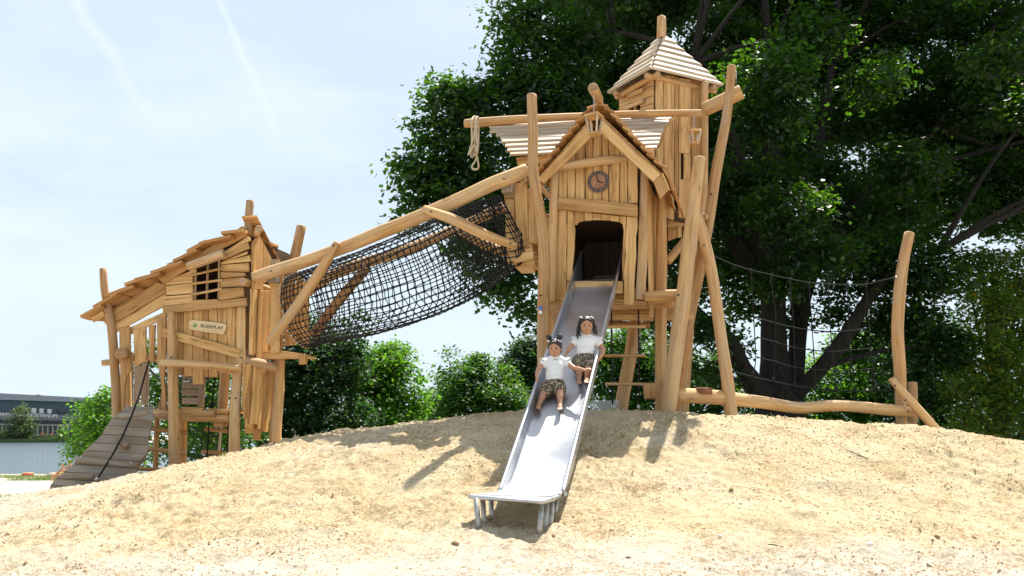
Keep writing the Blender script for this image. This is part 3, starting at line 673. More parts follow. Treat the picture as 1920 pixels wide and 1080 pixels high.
sg = thing('name_sign', HF.hit(*cr(1, 1118, 990), .01), 'pale wooden name board with green tree logo on the hut wall', 'sign')
SB = wood('sign_wood', (0.72, 0.55, 0.33), (0.66, 0.49, 0.28), (0.56, 0.39, 0.2), (0.6, 0.42, 0.2), knots=.1)
one_s('board', HF, 1, [(992, 912), (1012, 898), (1100, 908), (1230, 924), (1245, 938), (1236, 975), (1222, 1001), (1100, 984), (1005, 968), (990, 955)], 0.012, .02, mats=[SB, WE], parent=sg)
a, b_ = HF.hit(*cr(1, 1060, 938), .034), HF.hit(*cr(1, 1225, 957), .034)
text('lettering', 'BOERPLAY', (b_-a).length/8*1.45, (a+b_)/2, b_-a, Vector((0, 0, 1)), INK, sg, 1.08)
c_ = HF.hit(*cr(1, 1028, 936), .033); lg = MB(); lg.tube([c_, c_+HN*.003], .0265, seg=28); lgo = lg.build('logo', GREEN, sg)
m = MB(); uz = Vector((0, 0, 1)); q = c_+HN*.0045
m.tube([q-uz*.02, q-uz*.004], .0018, seg=4); m.tube([q-uz*.006, q-HRt*.009+uz*.004], .0015, seg=4); m.tube([q-uz*.006, q+HRt*.009+uz*.004], .0015, seg=4)
m.slab([q-HRt*.016+uz*.004, q+HRt*.016+uz*.004, q+HRt*.009+uz*.011, q-HRt*.007+uz*.012], HN, .001, ch=0, wob=0)
m.build('tree_mark', plain('cream_print', (.75, .78, .6), .6), lgo)
# ================================================================ NET TUNNEL
class _TO:
    on = False
def at(x, y, Y):
    if _TO.on: Y += 1.1*min(1, max(0, 1-(x-520)/420))
    r = ray(x, y); return cE + r*(Y/r.y)
_TO.on = True
tun = thing('net_tunnel', at(760, 560, 10.6), 'sloping crawl tunnel of black rope net slung under a long log', 'net tunnel')
def plogp(name, pts, parent, mats=LOG, bolts=(), **kw):
    """pts: (px, py, Y, full width px)"""
    m = MB(); m.plog([(p[0], p[1], p[2], p[3]/2) for p in pts], **kw); o = m.build(name, mats, parent)
    for (x, y, Y) in bolts:
        b = MB(); bolt(b, at(x, y, Y), (0, -1, 0.1)); b.build('bolt', BOLT, o)
    return o
plogp('beam', [(472, 519, 10.3, 16), (500, 513, 10.3, 24), (610, 477, 10.2, 25), (740, 425, 10.2, 25), (830, 388, 10.2, 26), (920, 347, 10.2, 27), (955, 333, 10.2, 27), (988, 318, 10.2, 24)], tun, bolts=((508, 508, 10.12), (945, 335, 10.05)))
plogp('brace', [(505, 643, 10.0, 18), (560, 568, 9.98, 19), (600, 510, 9.98, 19), (633, 455, 10.0, 15)], tun, mats=LOG, bolts=((516, 627, 9.93), (625, 460, 9.93)))
plogp('brace', [(795, 393, 9.98, 17), (850, 412, 9.97, 20), (900, 436, 10.0, 21), (968, 462, 10.1, 15)], tun, bolts=((808, 396, 9.9), (957, 456, 10.0)))
plogp('beam', [(560, 560, 11.45, 18), (640, 508, 11.4, 20), (780, 462, 11.35, 20), (945, 388, 11.3, 20)], tun)
plogp('brace', [(585, 630, 11.3, 19), (640, 558, 11.3, 20), (690, 500, 11.3, 18)], tun)
plogp('brace', [(860, 430, 11.3, 16), (905, 456, 11.3, 18), (950, 475, 11.3, 16)], tun)
# axis of the tube, lower and upper outline measured on the photo
ax_pts = [(566, 581, 10.75, 72), (620, 566, 10.75, 76), (700, 545, 10.72, 83), (800, 508, 10.7, 87), (870, 474, 10.7, 86), (925, 446, 10.72, 78), (960, 432, 10.75, 72)]
def axis(t):
    f = t*(len(ax_pts)-1); i = min(int(f), len(ax_pts)-2); f -= i
    a = [ax_pts[max(i-1, 0)], ax_pts[i], ax_pts[i+1], ax_pts[min(i+2, len(ax_pts)-1)]]
    def cm(k): p0, p1, p2, p3 = [q[k] for q in a]; return .5*(2*p1+(p2-p0)*f+(2*p0-5*p1+4*p2-p3)*f*f+(3*p1-p0-3*p2+p3)*f**3)
    c = at(cm(0), cm(1), cm(2)); return c, cm(3)*proj(c)[2]/FPX*0.97
NR, NL = 46, 36; net = MB(); P = []
gR = random.Random(3)
for i in range(NR+1):
    t = i/NR; c, r = axis(t); c2, _ = axis(min(1, t+.01)); c1, _ = axis(max(0, t-.01)); T_ = (c2-c1).normalized()
    e1 = (Vector((0, 0, 1))-T_*T_.z).normalized(); e2 = T_.cross(e1); ring = []
    for k in range(NL):
        a = 2*math.pi*(k+.08*math.sin(i*.7+k))/NL; wob = 1+.006*math.sin(i*1.3+k*2.1)
        q = c+e1*math.cos(a)*r*wob*(0.98 if math.cos(a) > 0 else 1.0)+e2*math.sin(a)*r*.88*wob+T_*gR.uniform(-.006, .006)+T_*(.03*math.cos(a*2+1)+(-.05 if math.cos(a) < -.5 else 0))
        ring.append(q)
    P.append(ring)
for i in range(NR+1): net.tube(P[i]+[P[i][0]], .0074, seg=4)
for k in range(NL): net.tube([P[i][k] for i in range(NR+1)], .0078, seg=4)
for i in range(NR+1):
    for k in range(NL): net.ell(P[i][k], (.016, .016, .016), 5, 3)
net.build('net', BLK, tun)
m = MB()
for k in range(0, NL):
    a = P[0][k]; m = MB(); m.tube([a, a+Vector((-.05, .0, .0))], .006, seg=5); m.build('rope_end', ZINC, tun)

_TO.on = False
# ================================================================ MAIN HOUSE
A16 = math.radians(16)
MF = Plane(at(1125, 480, 10.3), (-math.sin(A16), -math.cos(A16), 0)); MN = MF.n; MR = Vector((math.cos(A16), -math.sin(A16), 0)); MBk = -MN
hb = MF.hit(1130, 560)
hs = thing('play_house', (hb.x+.1, hb.y+.6, gz(hb.x+.1, hb.y+.6)), 'tall gabled play house on log stilts with the steel slide at its door', 'play house')
def H1(name, k, q, off, t=0.03, mats=WOOD, parent=None, plane=None, **kw):
    m = MB(); S(m, plane or MF, k, q, off, t, **kw); return m.build(name, mats, parent or hs)
m = MB()
def SM(q, off=0, t=.03, k=5, **kw): S(m, MF, k, q, off, t, **kw)
# gable + upper boards; upper edges tucked under the barge boards
def topy(x):  # slope line in crop5 coordinates, a little under the barge boards
    return max(-150 + abs(x-750)*0.90, -150)+10
xs_ = [(500, 556), (557, 604), (606, 667), (669, 716), (718, 772), (774, 816), (818, 886), (888, 936), (938, 1000)]
for a, b_ in xs_:
    SM([(a, topy(a)), (b_, topy(b_)), (b_+rnd.uniform(-2, 1), 345+rnd.uniform(-2, 8)), (a+rnd.uniform(-1, 2), 345)], rnd.uniform(-.008, .006), wob=.003)
for a, b_ in ((440, 498),): SM([(a, 215), (b_, 160), (b_, 380), (a, 380)], -.02)
# below the lintel: around the door
SM([(490, 380), (553, 388), (551, 962), (480, 960)], 0.004, wob=.005)
SM([(555, 390), (598, 398), (598, 470), (606, 505), (601, 640), (590, 740), (586, 832), (552, 834)], -.004)
for q in ([(600, 395), (660, 402), (660, 456), (632, 463), (612, 482), (594, 478)], [(662, 400), (712, 405), (712, 452), (662, 455)], [(714, 408), (768, 412), (768, 450), (714, 450)], [(770, 412), (822, 418), (822, 453), (770, 451)], [(824, 418), (884, 425), (880, 462), (824, 455)],
          [(884, 424), (928, 428), (926, 560), (910, 640), (905, 600), (912, 520), (903, 478), (884, 463)]): SM(q, -.003)
SM([(910, 560), (927, 540), (918, 830), (904, 832), (900, 690)], -.005)
SM([(929, 428), (998, 434), (976, 986), (908, 984)], .012, wob=.006)
SM([(552, 836), (908, 836), (906, 915), (550, 915)], -.03)
m.build('wall', WOOD, hs)
H1('batten', 5, [(497, 305), (700, 322), (998, 354), (1000, 432), (850, 415), (490, 384)], .04, .045, wob=.004)
plog1('log_batten', 5, [(505, 112, 10.22, 42), (640, 92, 10.2, 56), (800, 70, 10.2, 58), (950, 62, 10.2, 44)], parent=hs)
plog1('corner_post', 5, [(474, 135, 10.4, 52), (465, 400, 10.4, 54), (455, 700, 10.38, 58), (446, 962, 10.36, 58)], parent=hs)
plog1('corner_post', 5, [(1040, 120, 10.2, 56), (1035, 400, 10.18, 60), (1028, 700, 10.16, 62), (1015, 950, 10.14, 60)], parent=hs)
H1('sill_board', 5, [(420, 962), (530, 965), (530, 985), (420, 980)], .0, .06); H1('sill_board', 5, [(820, 945), (1052, 968), (1052, 990), (820, 985)], -.02, .06)
plog1('rail', 5, [(1048, 934, 10.05, 62), (1180, 926, 10.0, 78), (1322, 920, 9.95, 72)], parent=hs, bolts=((1255, 921, 9.85),))
# side, rear walls, floor: a real room behind the door
x0m, x1m = (MF.hit(*cr(5, 470, 500))-MF.p).dot(MR), (MF.hit(*cr(5, 1040, 500))-MF.p).dot(MR)
zb = MF.hit(*cr(5, 750, 920)).z; zt = MF.hit(*cr(5, 1010, 150)).z
def mp_(u, v, z): q = MF.p+MR*u+MBk*v; q.z = z; return q
def vwall(name, u0, v0, u1, v1, z0, z1, n, normal, t=.025, jag=.04, parent=None, gap=.006, mats=WOOD):
    m = MB(); nrm = (MR*normal[0]+MBk*normal[1])
    for i in range(n):
        a, b_ = i/n, (i+1)/n; L_ = math.hypot(u1-u0, v1-v0); g = gap/L_
        zz = z0-rnd.uniform(0, jag)
        p = lambda f, z: mp_(u0+(u1-u0)*f, v0+(v1-v0)*f, z)
        m.slab([p(a+g/2, zz), p(b_-g/2, zz), p(b_-g/2, z1), p(a+g/2, z1)], nrm, t)
    return m.build(name, mats, parent or hs)
DEP = 1.75
vwall('wall', x0m, .08, x0m, DEP, zb, zt, 7, (-1, 0)); vwall('wall', x1m+.02, .08, x1m+.02, DEP, zb-.1, zt-.05, 7, (1, 0), jag=.25)
vwall('rear_wall', x0m, DEP, x1m, DEP, zb, zt+.5, 9, (0, 1))
for a_, b__, n__ in (((x0m+.03, .06), (x0m+.03, DEP-.02), (1, 0)), ((x1m-.03, .06), (x1m-.03, DEP-.02), (-1, 0)), ((x0m, DEP-.03), (x1m, DEP-.03), (0, -1))): vwall('light_stop_lining', *a_, *b__, zb+.08, zt, 8, n__, .015, 0, gap=.002, mats=INS)  # boards added inside the walls against light leaks, in the shade-toned wood
m = MB()
for i in range(12): m.slab([mp_(x0m, .06+i*.14, zb+.05), mp_(x1m, .06+i*.14, zb+.05), mp_(x1m, .06+i*.14+.132, zb+.05), mp_(x0m, .06+i*.14+.132, zb+.05)], (0, 0, 1), .03)
m.build('floor', WOOD, hs)
zc_ = MF.hit(*cr(5, 750, 395)).z; m = MB()  # boards overhead, added to keep roof light out of the room
for i in range(12): m.slab([mp_(x0m, .04+i*.142, zc_), mp_(x1m, .04+i*.142, zc_), mp_(x1m, .04+i*.142+.14, zc_), mp_(x0m, .04+i*.142+.14, zc_)], (0, 0, 1), .025)
m.build('ceiling_light_stop', INS, hs)
m = MB()   # things seen in the dark room: a bench board and a box
m.slab([mp_(x0m+.35, .75, zb+.35), mp_(x1m-.1, .75, zb+.35), mp_(x1m-.1, 1.1, zb+.35), mp_(x0m+.35, 1.1, zb+.35)], (0, 0, 1), .03)
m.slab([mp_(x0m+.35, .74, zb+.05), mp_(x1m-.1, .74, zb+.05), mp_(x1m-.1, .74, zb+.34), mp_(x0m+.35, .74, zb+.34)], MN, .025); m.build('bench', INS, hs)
# floor beams below
for (v, r_) in ((.25, .07), (.95, .07)):
    m = MB(); m.log([(mp_(x0m-.25, v, zb-.09), r_), (mp_(x1m+.3, v, zb-.09), r_)]); m.build('floor_beam', LOG, hs)
m = MB()
for q in ([(830, 93), (1190, 98), (1190, 130), (830, 125)], [(800, 128), (1200, 133), (1200, 190), (800, 185)]): S(m, MF, 6, q, -.5, .06)
S(m, MF, 6, [(800, 195), (1165, 198), (1165, 250), (800, 248)], -.9, .05)
m.build('floor_frame', WOOD, hs)
H1('side_board', 6, [(1160, 20), (1200, 15), (1196, 165), (1160, 165)], -.1, .03); H1('hanging_board', 6, [(940, 0), (1035, -5), (1035, 58), (940, 58)], -.05, .04)
# barge boards
BP = MF.shift(.24)
H1('barge_board', 4, [(507, 1072), (640, 925), (808, 738), (842, 800), (700, 945), (541, 1098)], 0, .045, plane=BP, wob=.003)
H1('barge_board', 4, [(905, 688), (1100, 872), (1282, 1043), (1232, 1090), (1040, 905), (888, 768)], 0.002, .045, plane=BP, wob=.003)
# gable roof: courses running back, shingle ends visible on the front edge
roof = MB()
def course(plane, a, b_, back, segs, th=.03, w_=.22, lay=0.012, jit=4, matm=0):
    for sgi in range(segs):
        p = plane.hit(*cr(4, a[0]+rnd.uniform(-jit, jit), a[1]+rnd.uniform(-jit, jit))); q = plane.hit(*cr(4, *b_)); ax = (q-p).normalized()
        nn = ax.cross(MBk).normalized(); nn = nn if nn.z > 0 else -nn; o1 = MBk*(sgi*w_); o2 = MBk*(sgi*w_+w_-.01)
        roof.slab([p+o1, q+o1, q+o2, p+o2], nn, th, axis=ax, wob=.004, mi=matm)
lft = [(500, 1010), (520, 985), (573, 925), (620, 870), (662, 815), (703, 765), (742, 718), (785, 668), (822, 622), (862, 590)]
rgt = [(1325, 1060), (1300, 1002), (1250, 950), (1205, 905), (1165, 860), (1120, 815), (1085, 775), (1050, 735), (1012, 690), (975, 650), (935, 615), (895, 590)]
EP = MF.shift(.30)
for arr, sgn in ((lft, 1), (rgt, -1)):
    for i in range(len(arr)-1):
        (xa, ya), (xb, yb) = arr[i], arr[i+1]; L_ = math.hypot(xb-xa, yb-ya); ux, uy = (xb-xa)/L_, (yb-ya)/L_
        a = (xa-ux*8, ya-uy*8-7); b2 = (xb+ux*26, yb+uy*26+22); course(EP, a, b2, 0, 6)
# eave drop on the right
course(EP, (1352, 1138), (1312, 1010), 0, 6)
roof.build('roof', [WR, WE], hs)
H1('eave_board', 5, [(1097, 208), (1150, 165), (1197, 258), (1140, 318)], .02, .03, plane=BP); H1('eave_board', 5, [(1150, 163), (1160, 150), (1207, 262), (1195, 262)], .03, .03, plane=BP)
m = MB()   # underside lining so that no light leaks
for (pa, pb) in (((512, 1060), (838, 690)), ((905, 680), (1285, 1040))):
    p, q = BP.hit(*cr(4, *pa), -.02), BP.hit(*cr(4, *pb), -.02); ax = (q-p).normalized(); nn = ax.cross(MBk).normalized(); nn = nn if nn.z > 0 else -nn
    m.slab([p, q, q+MBk*2.0, p+MBk*2.0], nn, .02)
m.build('roof_lining', WOOD, hs)
plog1('ridge_log', 4, [(850, 488, 9.72, 68), (878, 545, 9.95, 60), (890, 590, 10.3, 48), (895, 640, 11.2, 46)], parent=hs)
# tall posts of the house
plogp('post', [(997, 178, 9.92, 19), (999, 250, 9.92, 20), (1001, 330, 9.92, 20), (1015, 420, 9.95, 23), (1020, 480, 9.95, 23), (1019, 600, 9.98, 24), (1021, 700, 10.0, 25), (1022, 800, 10.0, 26)], hs)
mk = MB(); mk.tube([at(*cr(6, 239, 78), 9.85), at(*cr(6, 239, 78), 9.82)], .021, seg=16); mk.build('marker_disc', BLUE, hs)
mk = MB(); mk.tube([at(*cr(6, 240, 115), 9.85), at(*cr(6, 240, 115), 9.82)], .021, seg=16); mk.build('marker_disc', WHITE, hs)
mk = MB(); bolt(mk, at(1014, 554, 9.86), (0, -1, 0)); mk.build('bolt', BOLT, hs)
plogp('post', [(1312, 296, 9.85, 20), (1305, 350, 9.85, 24), (1292, 460, 9.87, 27), (1283, 540, 9.9, 27), (1272, 620, 9.95, 28), (1262, 700, 10.0, 29), (1252, 800, 10.05, 30)], hs)
plogp('post', [(1372, 124, 10.75, 16), (1362, 220, 10.75, 18), (1345, 310, 10.75, 21), (1328, 420, 10.75, 20), (1312, 500, 10.75, 22), (1290, 610, 10.7, 21), (1268, 740, 10.65, 22), (1262, 800, 10.65, 22)], hs, bolts=((1333, 364, 10.67), (1292, 587, 10.6)))
plogp('post', [(1309, 402, 10.45, 14), (1318, 440, 10.45, 22), (1336, 520, 10.45, 22), (1350, 620, 10.45, 22), (1362, 700, 10.42, 24), (1374, 800, 10.4, 26)], hs, bolts=((1320, 460, 10.35),))
plogp('post', [(1240, 360, 10.62, 18), (1240, 480, 10.6, 21), (1239, 600, 10.55, 22), (1240, 700, 10.5, 23), (1240, 800, 10.5, 24)], hs)
plogp('post', [(1192, 600, 11.7, 22), (1178, 690, 11.6, 25), (1158, 800, 11.5, 27)], hs)
plogp('post', [(1040, 560, 11.0, 24), (1036, 700, 11.0, 25), (1036, 800, 11.0, 26)], hs)
plogp('rail', [(1250, 595, 10.55, 14), (1300, 592, 10.45, 14)], hs)
plogp('brace', [(1250, 490, 10.9, 14), (1285, 450, 11.0, 15)], hs)
plogp('rail_end', [(1318, 408, 10.6, 14), (1330, 404, 10.9, 14)], hs)
plogp('brace', [(1012, 345, 10.3, 10), (1030, 370, 10.4, 10)], hs)
plogp('floor_beam', [(1048, 596, 10.25, 30), (1075, 590, 11.2, 28)], hs)
# left landing box
LB = Plane(at(975, 420, 10.55), MN)
m = MB()
def SL(q, off=0, t=.03, k=5): S(m, LB, k, q, off, t)
SL([(160, 320), (222, 322), (226, 595), (168, 590)]); SL([(222, 215), (300, 225), (312, 614), (232, 612)], .03, .035); SL([(156, 285), (300, 270), (305, 322), (156, 325)], -.01)
SL([(302, 250), (345, 250), (345, 596), (312, 592)], 0)
SL([(400, 430), (440, 430), (440, 560), (400, 560)], -.2); SL([(345, 250), (362, 260), (362, 600), (346, 600)], -.01)
SL([(172, 610), (330, 598), (338, 650), (172, 668)], .02); SL([(172, 668), (340, 645), (342, 700), (178, 726)], .03)
SL([(205, 725), (345, 700), (350, 785), (265, 787)], -.1, .03); SL([(300, 705), (350, 700), (352, 742), (302, 740)], .05)
m.build('landing_wall', WOOD, hs)
m = MB()
for i in range(8):
    a = LB.hit(*cr(5, 175+i*22, 690)); m.slab([a, a+MR*.06, a+MR*.06+MBk*.75, a+MBk*.75], (0, 0, 1), .03)
a = LB.hit(*cr(5, 172, 330)); b_ = LB.hit(*cr(5, 172, 700))
for i in range(2): m.slab([a+MBk*(.8), b_+MBk*.8, b_+MBk*.8+MR*.5, a+MBk*.8+MR*.5], MN, .03)
m.build('landing_floor', WOOD, hs)
m = MB(); m.box(at(*cr(5, 178, 250), 10.35), .13, .16, .13, -.25); m.build('beam_block', [WG, WE], hs)
plog1('rail', 5, [(268, 195, 10.25, 48), (300, 205, 10.9, 46)], parent=hs)
# cross roof: pale slats running left to right behind the gable
rzL, rzR = at(917, 226, 11.15), at(1262, 216, 10.75)
cross = MB()
sl = [(190, 718, 1368, 664), (200, 738, 1352, 684), (198, 768, 1336, 706), (238, 790, 1318, 735), (268, 815, 1302, 762), (275, 832, 1288, 786), (295, 858, 1282, 815), (308, 888, 1275, 840), (326, 912, 1262, 868)]
for i, (xa, ya, xb, yb) in enumerate(sl):
    f = i/8.0; YA = 11.2-.62*f; YB = 10.95-.58*f
    a, b_ = at(*cr(4, xa, ya), YA), at(*cr(4, xb, yb), YB); a3, b3 = at(*cr(4, xa, ya+25), YA-.0775), at(*cr(4, xb, yb+25), YB-.0725); dn = ((a3-a)+(b3-b_))/2; nn = (b_-a).cross(dn).normalized(); nn = nn if nn.z > 0 else -nn
    a2, b2 = a, b_; up_ = nn*.010
    cross.slab([a2-dn*.75-up_, b2-dn*.75-up_, b2+dn*.5+(a-b_).normalized()*.02+up_, a2+dn*.5+up_], nn, .026, axis=b_-a, ch=.007, wob=.003, mi=0)
cross.build('cross_roof', [WP, WE], hs)
m = MB(); a, b_ = at(*cr(4, 370, 928), 10.75), at(*cr(4, 620, 905), 10.65); c_, d_ = at(*cr(4, 600, 935), 10.65), at(*cr(4, 378, 982), 10.75)
CRP = Plane(at(*cr(4, 480, 940), 10.62), MN)
S(m, CRP, 4, [(366, 932), (640, 905), (640, 940), (600, 960), (378, 984)], 0, .03); m.build('fascia', WOOD, hs); m = MB(); S(m, CRP, 4, [(1204, 880), (1240, 880), (1240, 930), (1204, 920)], 0, .03); m.build('fascia', WOOD, hs)
m = MB(); e0, e1 = at(*cr(4, 1370, 665), 10.95), at(*cr(4, 1240, 880), 10.4)
S(m, Plane(at(*cr(4, 1300, 780), 10.72), MN), 4, [(1372, 668), (1366, 690), (1330, 720), (1315, 755), (1300, 790), (1290, 830), (1280, 860), (1245, 885), (1262, 868), (1275, 838), (1300, 762), (1336, 706)], 0, .03); m.build('roof_end', WOOD, hs)
plog1('ridge_log', 4, [(38, 714, 11.15, 50), (130, 708, 11.12, 60), (430, 685, 11.0, 54), (800, 668, 10.95, 50), (1150, 654, 10.85, 46), (1535, 648, 10.6, 44)], parent=hs)
# ---------------------------------------------------------------- tower
tb = at(1260, 420, 11.7)
tw = thing('lookout_tower', (tb.x, tb.y+.3, gz(tb.x, tb.y)), 'square wooden lookout tower with pale pyramid roof behind the play house', 'tower')
B25 = math.radians(25); TR = Vector((math.cos(B25), math.sin(B25), 0)); TL = Vector((-math.sin(B25), math.cos(B25), 0)); TD = 11.35
tc0 = at(1227, 200, TD); TPr = Plane(tc0, -TL); TPl = Plane(tc0, -TR)
m = MB()
for (x0, x1, yb) in ((1243, 1290, 640), (1291, 1358, 1150), (1360, 1384, 1160), (1385, 1458, 1330), (1460, 1466, 1330), (1468, 1530, 1330), ):
    y0 = 405+ (x0-1243)*.13
    if x0 == 1385:   # slot opening in this board
        S(m, TPr, 4, [(x0, 430), (x1, 440), (x1, 905), (x0, 905)], 0); S(m, TPr, 4, [(x0, 907), (1400, 907), (1400, 1068), (x0, 1068)], 0); S(m, TPr, 4, [(1418, 907), (x1, 907), (x1, 1068), (1418, 1068)], 0); S(m, TPr, 4, [(x0, 1070), (x1, 1070), (x1-2, 1318), (x0+2, 1310)], 0); continue
    if x0 == 1243: yb = 1310
    if x0 == 1291: yb = 1330
    S(m, TPr, 4, [(x0, y0), (x1, y0+6), (x1-1, yb), (x0, yb-rnd.uniform(0, 25))], rnd.uniform(-.006, .01), wob=.003)
m.build('wall', WOOD, tw)
m = MB()
for (ya, yb_, x0, x1, xa) in ((500, 560, 1025, 1236, 0), (562, 610, 1025, 1236, 0), (612, 660, 1025, 1236, 0), (440, 498, 1060, 1236, 0), (662, 720, 1025, 1236, 0)):
    s_ = -.28
    if 560 <= ya < 620:   # window gap
        S(m, TPl, 4, [(x0, ya+(1236-x0)*.34-20), (1092, ya+(1236-1092)*.34-20), (1092, yb_+(1236-1092)*.34-20), (x0, yb_+(1236-x0)*.34-20)], 0)
        S(m, TPl, 4, [(1158, ya+(1236-1158)*.34-20), (x1, ya-20), (x1, yb_-20), (1158, yb_+(1236-1158)*.34-20)], 0)
    else: S(m, TPl, 4, [(x0, ya+(1236-x0)*.34-20), (x1, ya-20), (x1, yb_-20), (x0, yb_+(1236-x0)*.34-20)], 0)
m.build('wall', WOOD, tw)
def tplog(name, a, b_, w_, pl=TPl, off=.04):
    m = MB(); p, q = pl.hit(*cr(4, *a), off), pl.hit(*cr(4, *b_), off); r_ = w_/2/3.375*proj(p)[2]/FPX; m.log([(p, r_), ((p+q)/2, r_*1.08), (q, r_)]); return m.build(name, LOG, tw)
tplog('window_bar', (1072, 542), (1172, 500), 34); tplog('window_bar', (1062, 615), (1168, 570), 26, off=.06); tplog('window_bar', (1118, 540), (1120, 634), 22, off=.0)
SD = .86
m = MB()
for (o1, d_, n_) in ((tc0+TR*SD, TL, TR), (tc0+TL*SD, TR, TL)):
    zt_ = TPr.hit(*cr(4, 1300, 420)).z; zb_ = TPr.hit(*cr(4, 1300, 1320)).z
    for i in range(6):
        a = o1+d_*(i*SD/6+.003); b_ = o1+d_*((i+1)*SD/6-.003); m.slab([Vector((a.x, a.y, zb_)), Vector((b_.x, b_.y, zb_)), Vector((b_.x, b_.y, zt_)), Vector((a.x, a.y, zt_))], n_, .025)
for i in range(6):
    a = tc0+TR*(i*SD/6); zb2 = zb_+.12; m.slab([Vector((a.x, a.y, zb2)), Vector((a.x, a.y, zb2))+TR*.135, Vector((a.x, a.y, zb2))+TR*.135+TL*SD, Vector((a.x, a.y, zb2))+TL*SD], (0, 0, 1), .03)
zl_ = TPr.hit(*cr(4, 1243, 700)).z
for i in range(6):
    a = tc0+TL*(i*SD/6+.003); b_ = tc0+TL*((i+1)*SD/6-.003); m.slab([Vector((a.x, a.y, zb_)), Vector((b_.x, b_.y, zb_)), Vector((b_.x, b_.y, zl_)), Vector((a.x, a.y, zl_))], -TR, .02)
m.build('rear_wall', INS, tw)  # shade-toned wood here too, so the slot reads dark
plog1('corner_post', 4, [(1556, 455, 11.55, 46), (1556, 800, 11.55, 46), (1552, 1100, 11.5, 48), (1530, 1300, 11.5, 50)], parent=tw)
plogp('brace_log', [(1320, 206, 11.3, 26), (1390, 172, 11.1, 28)], tw)
plogp('brace', [(1252, 492, 11.3, 14), (1300, 430, 11.3, 16)], tw)
plogp('post', [(1300, 420, 11.9, 20), (1290, 600, 11.9, 22), (1278, 800, 11.9, 24)], tw)
m = MB(); S(m, TPr, 5, [(1172, 450), (1280, 470), (1282, 490), (1176, 500)], -.15, .05); S(m, TPr, 5, [(1176, 500), (1232, 490), (1232, 565), (1178, 585)], -.3, .05); S(m, TPr, 5, [(1236, 485), (1266, 485), (1266, 560), (1238, 558)], -.3, .05); m.build('floor_frame', WOOD, tw)
# pyramid roof of stepped slats
ap = at(1241, 62, 11.75); ne = at(1221, 130, TD-.22); ri = at(1352, 160, TD+.35); le = at(1143, 176, TD+.62)
zc = (ne.z+ri.z+le.z)/3; ne.z = zc; ri.z = zc; le.z = zc; bk = ri+le-ne; bk.z = zc; cenb = (ne+bk)/2; ap = Vector((cenb.x, cenb.y, at(1241, 64, cenb.y).z))
m = MB(); ns = 7
cs = [ne, ri, bk, le]
for i in range(ns):
    f0 = i/ns; f1 = (i+1)/ns
    for k in range(4):
        a, b_ = cs[k], cs[(k+1) % 4]; ga = lambda c, f: c+(ap-c)*(f**1.12 if f > 0 else 0)*.94
        p0, p1, p2, p3 = ga(a, f0), ga(b_, f0), ga(b_, f1+.03), ga(a, f1+.03); p2 = p2-Vector((0, 0, .03)); p3 = p3-Vector((0, 0, .03))
        e = (b_-a).normalized(); out = Vector((e.y, -e.x, 0)); nn = (p1-p0).cross(p3-p0).normalized(); nn = nn if nn.z > 0 else -nn
        ex = e*rnd.uniform(.0, .02)
        m.slab([p0-ex+out*.012, p1+ex+out*.012, p2, p3], nn, .036, axis=e, ch=.008, wob=.002, mi=0)
m.build('roof', [WP, WE], tw)
m = MB()
for k in (0, 3, 1, 2):
    a, b_ = cs[k], cs[(k+1) % 4]; i_ = (cenb-(a+b_)/2).normalized()*.12; a2, b2 = a+i_-Vector((0, 0, .02)), b_+i_-Vector((0, 0, .02)); m.log([(a2+Vector((0, 0, -.02)), .04), (b2+Vector((0, 0, -.02)), .04)], rough=.05)
m.build('eave_log', LOG, tw)
plog1('finial', 4, [(1283, 170, 11.75, 56), (1284, 100, 11.75, 56), (1283, 40, 11.75, 50)], parent=tw)
m = MB(); p = at(1241, 30, 11.75); m.ell(p, (.02, .02, .015), 8, 5); m.build('cap', ZINC, tw)
m = MB(); m.tube([at(*cr(4, 1754, 380), 10.7), at(*cr(4, 1757, 480), 10.9)], .008, seg=5); m.build('hanging_chain', ZINC, tw)

# ---------------------------------------------------------------- clock
ck = thing('wall_clock', MF.hit(1122, 362, .03), 'round brown clock with black hands above the play house door', 'clock')
cc = MF.hit(*cr(10, 424, 752), .035); R0 = .138
def disc(name, r, off, t, mm, parent=ck):
    m = MB(); p = cc+MN*off; m.tube([p, p+MN*t*.8, p+MN*t], [r, r, r*.985], seg=48); return m.build(name, mm, parent)
dial = disc('dial', R0, 0, .02, plain('clock_ring', (.13, .085, .065), .6, scale=12)); disc('dial_centre', R0*.66, .018, .008, plain('clock_centre', (.34, .15, .07), .6, scale=14, var=.25))
DK = INK
for h in range(12):
    a = math.radians(h*30); d_ = MR*math.sin(a)+Vector((0, 0, 1))*math.cos(a); p = cc+d_*R0*.82+MN*.0225
    if h % 3 == 0: text('numeral', {0: '12', 3: '3', 6: '6', 9: '9'}[h], .05, p, MR, (0, 0, 1), DK, ck)
    else:
        m = MB(); m.tube([p-d_*.013, p+d_*.013], .0032, seg=5); m.build('hour_mark', DK, ck)
for a, L_, r_ in ((-14, .085, .0045), (113, .06, .006)):
    a = math.radians(a); d_ = MR*math.sin(a)+Vector((0, 0, 1))*math.cos(a); m = MB(); q = cc+MN*.033; m.tube([q-d_*.012, q+d_*L_], r_, seg=6); m.ell(q+d_*L_, (.009, .009, .006), 8, 5); m.build('hand', DK, ck)
disc('hub', .009, .03, .012, BOLT)
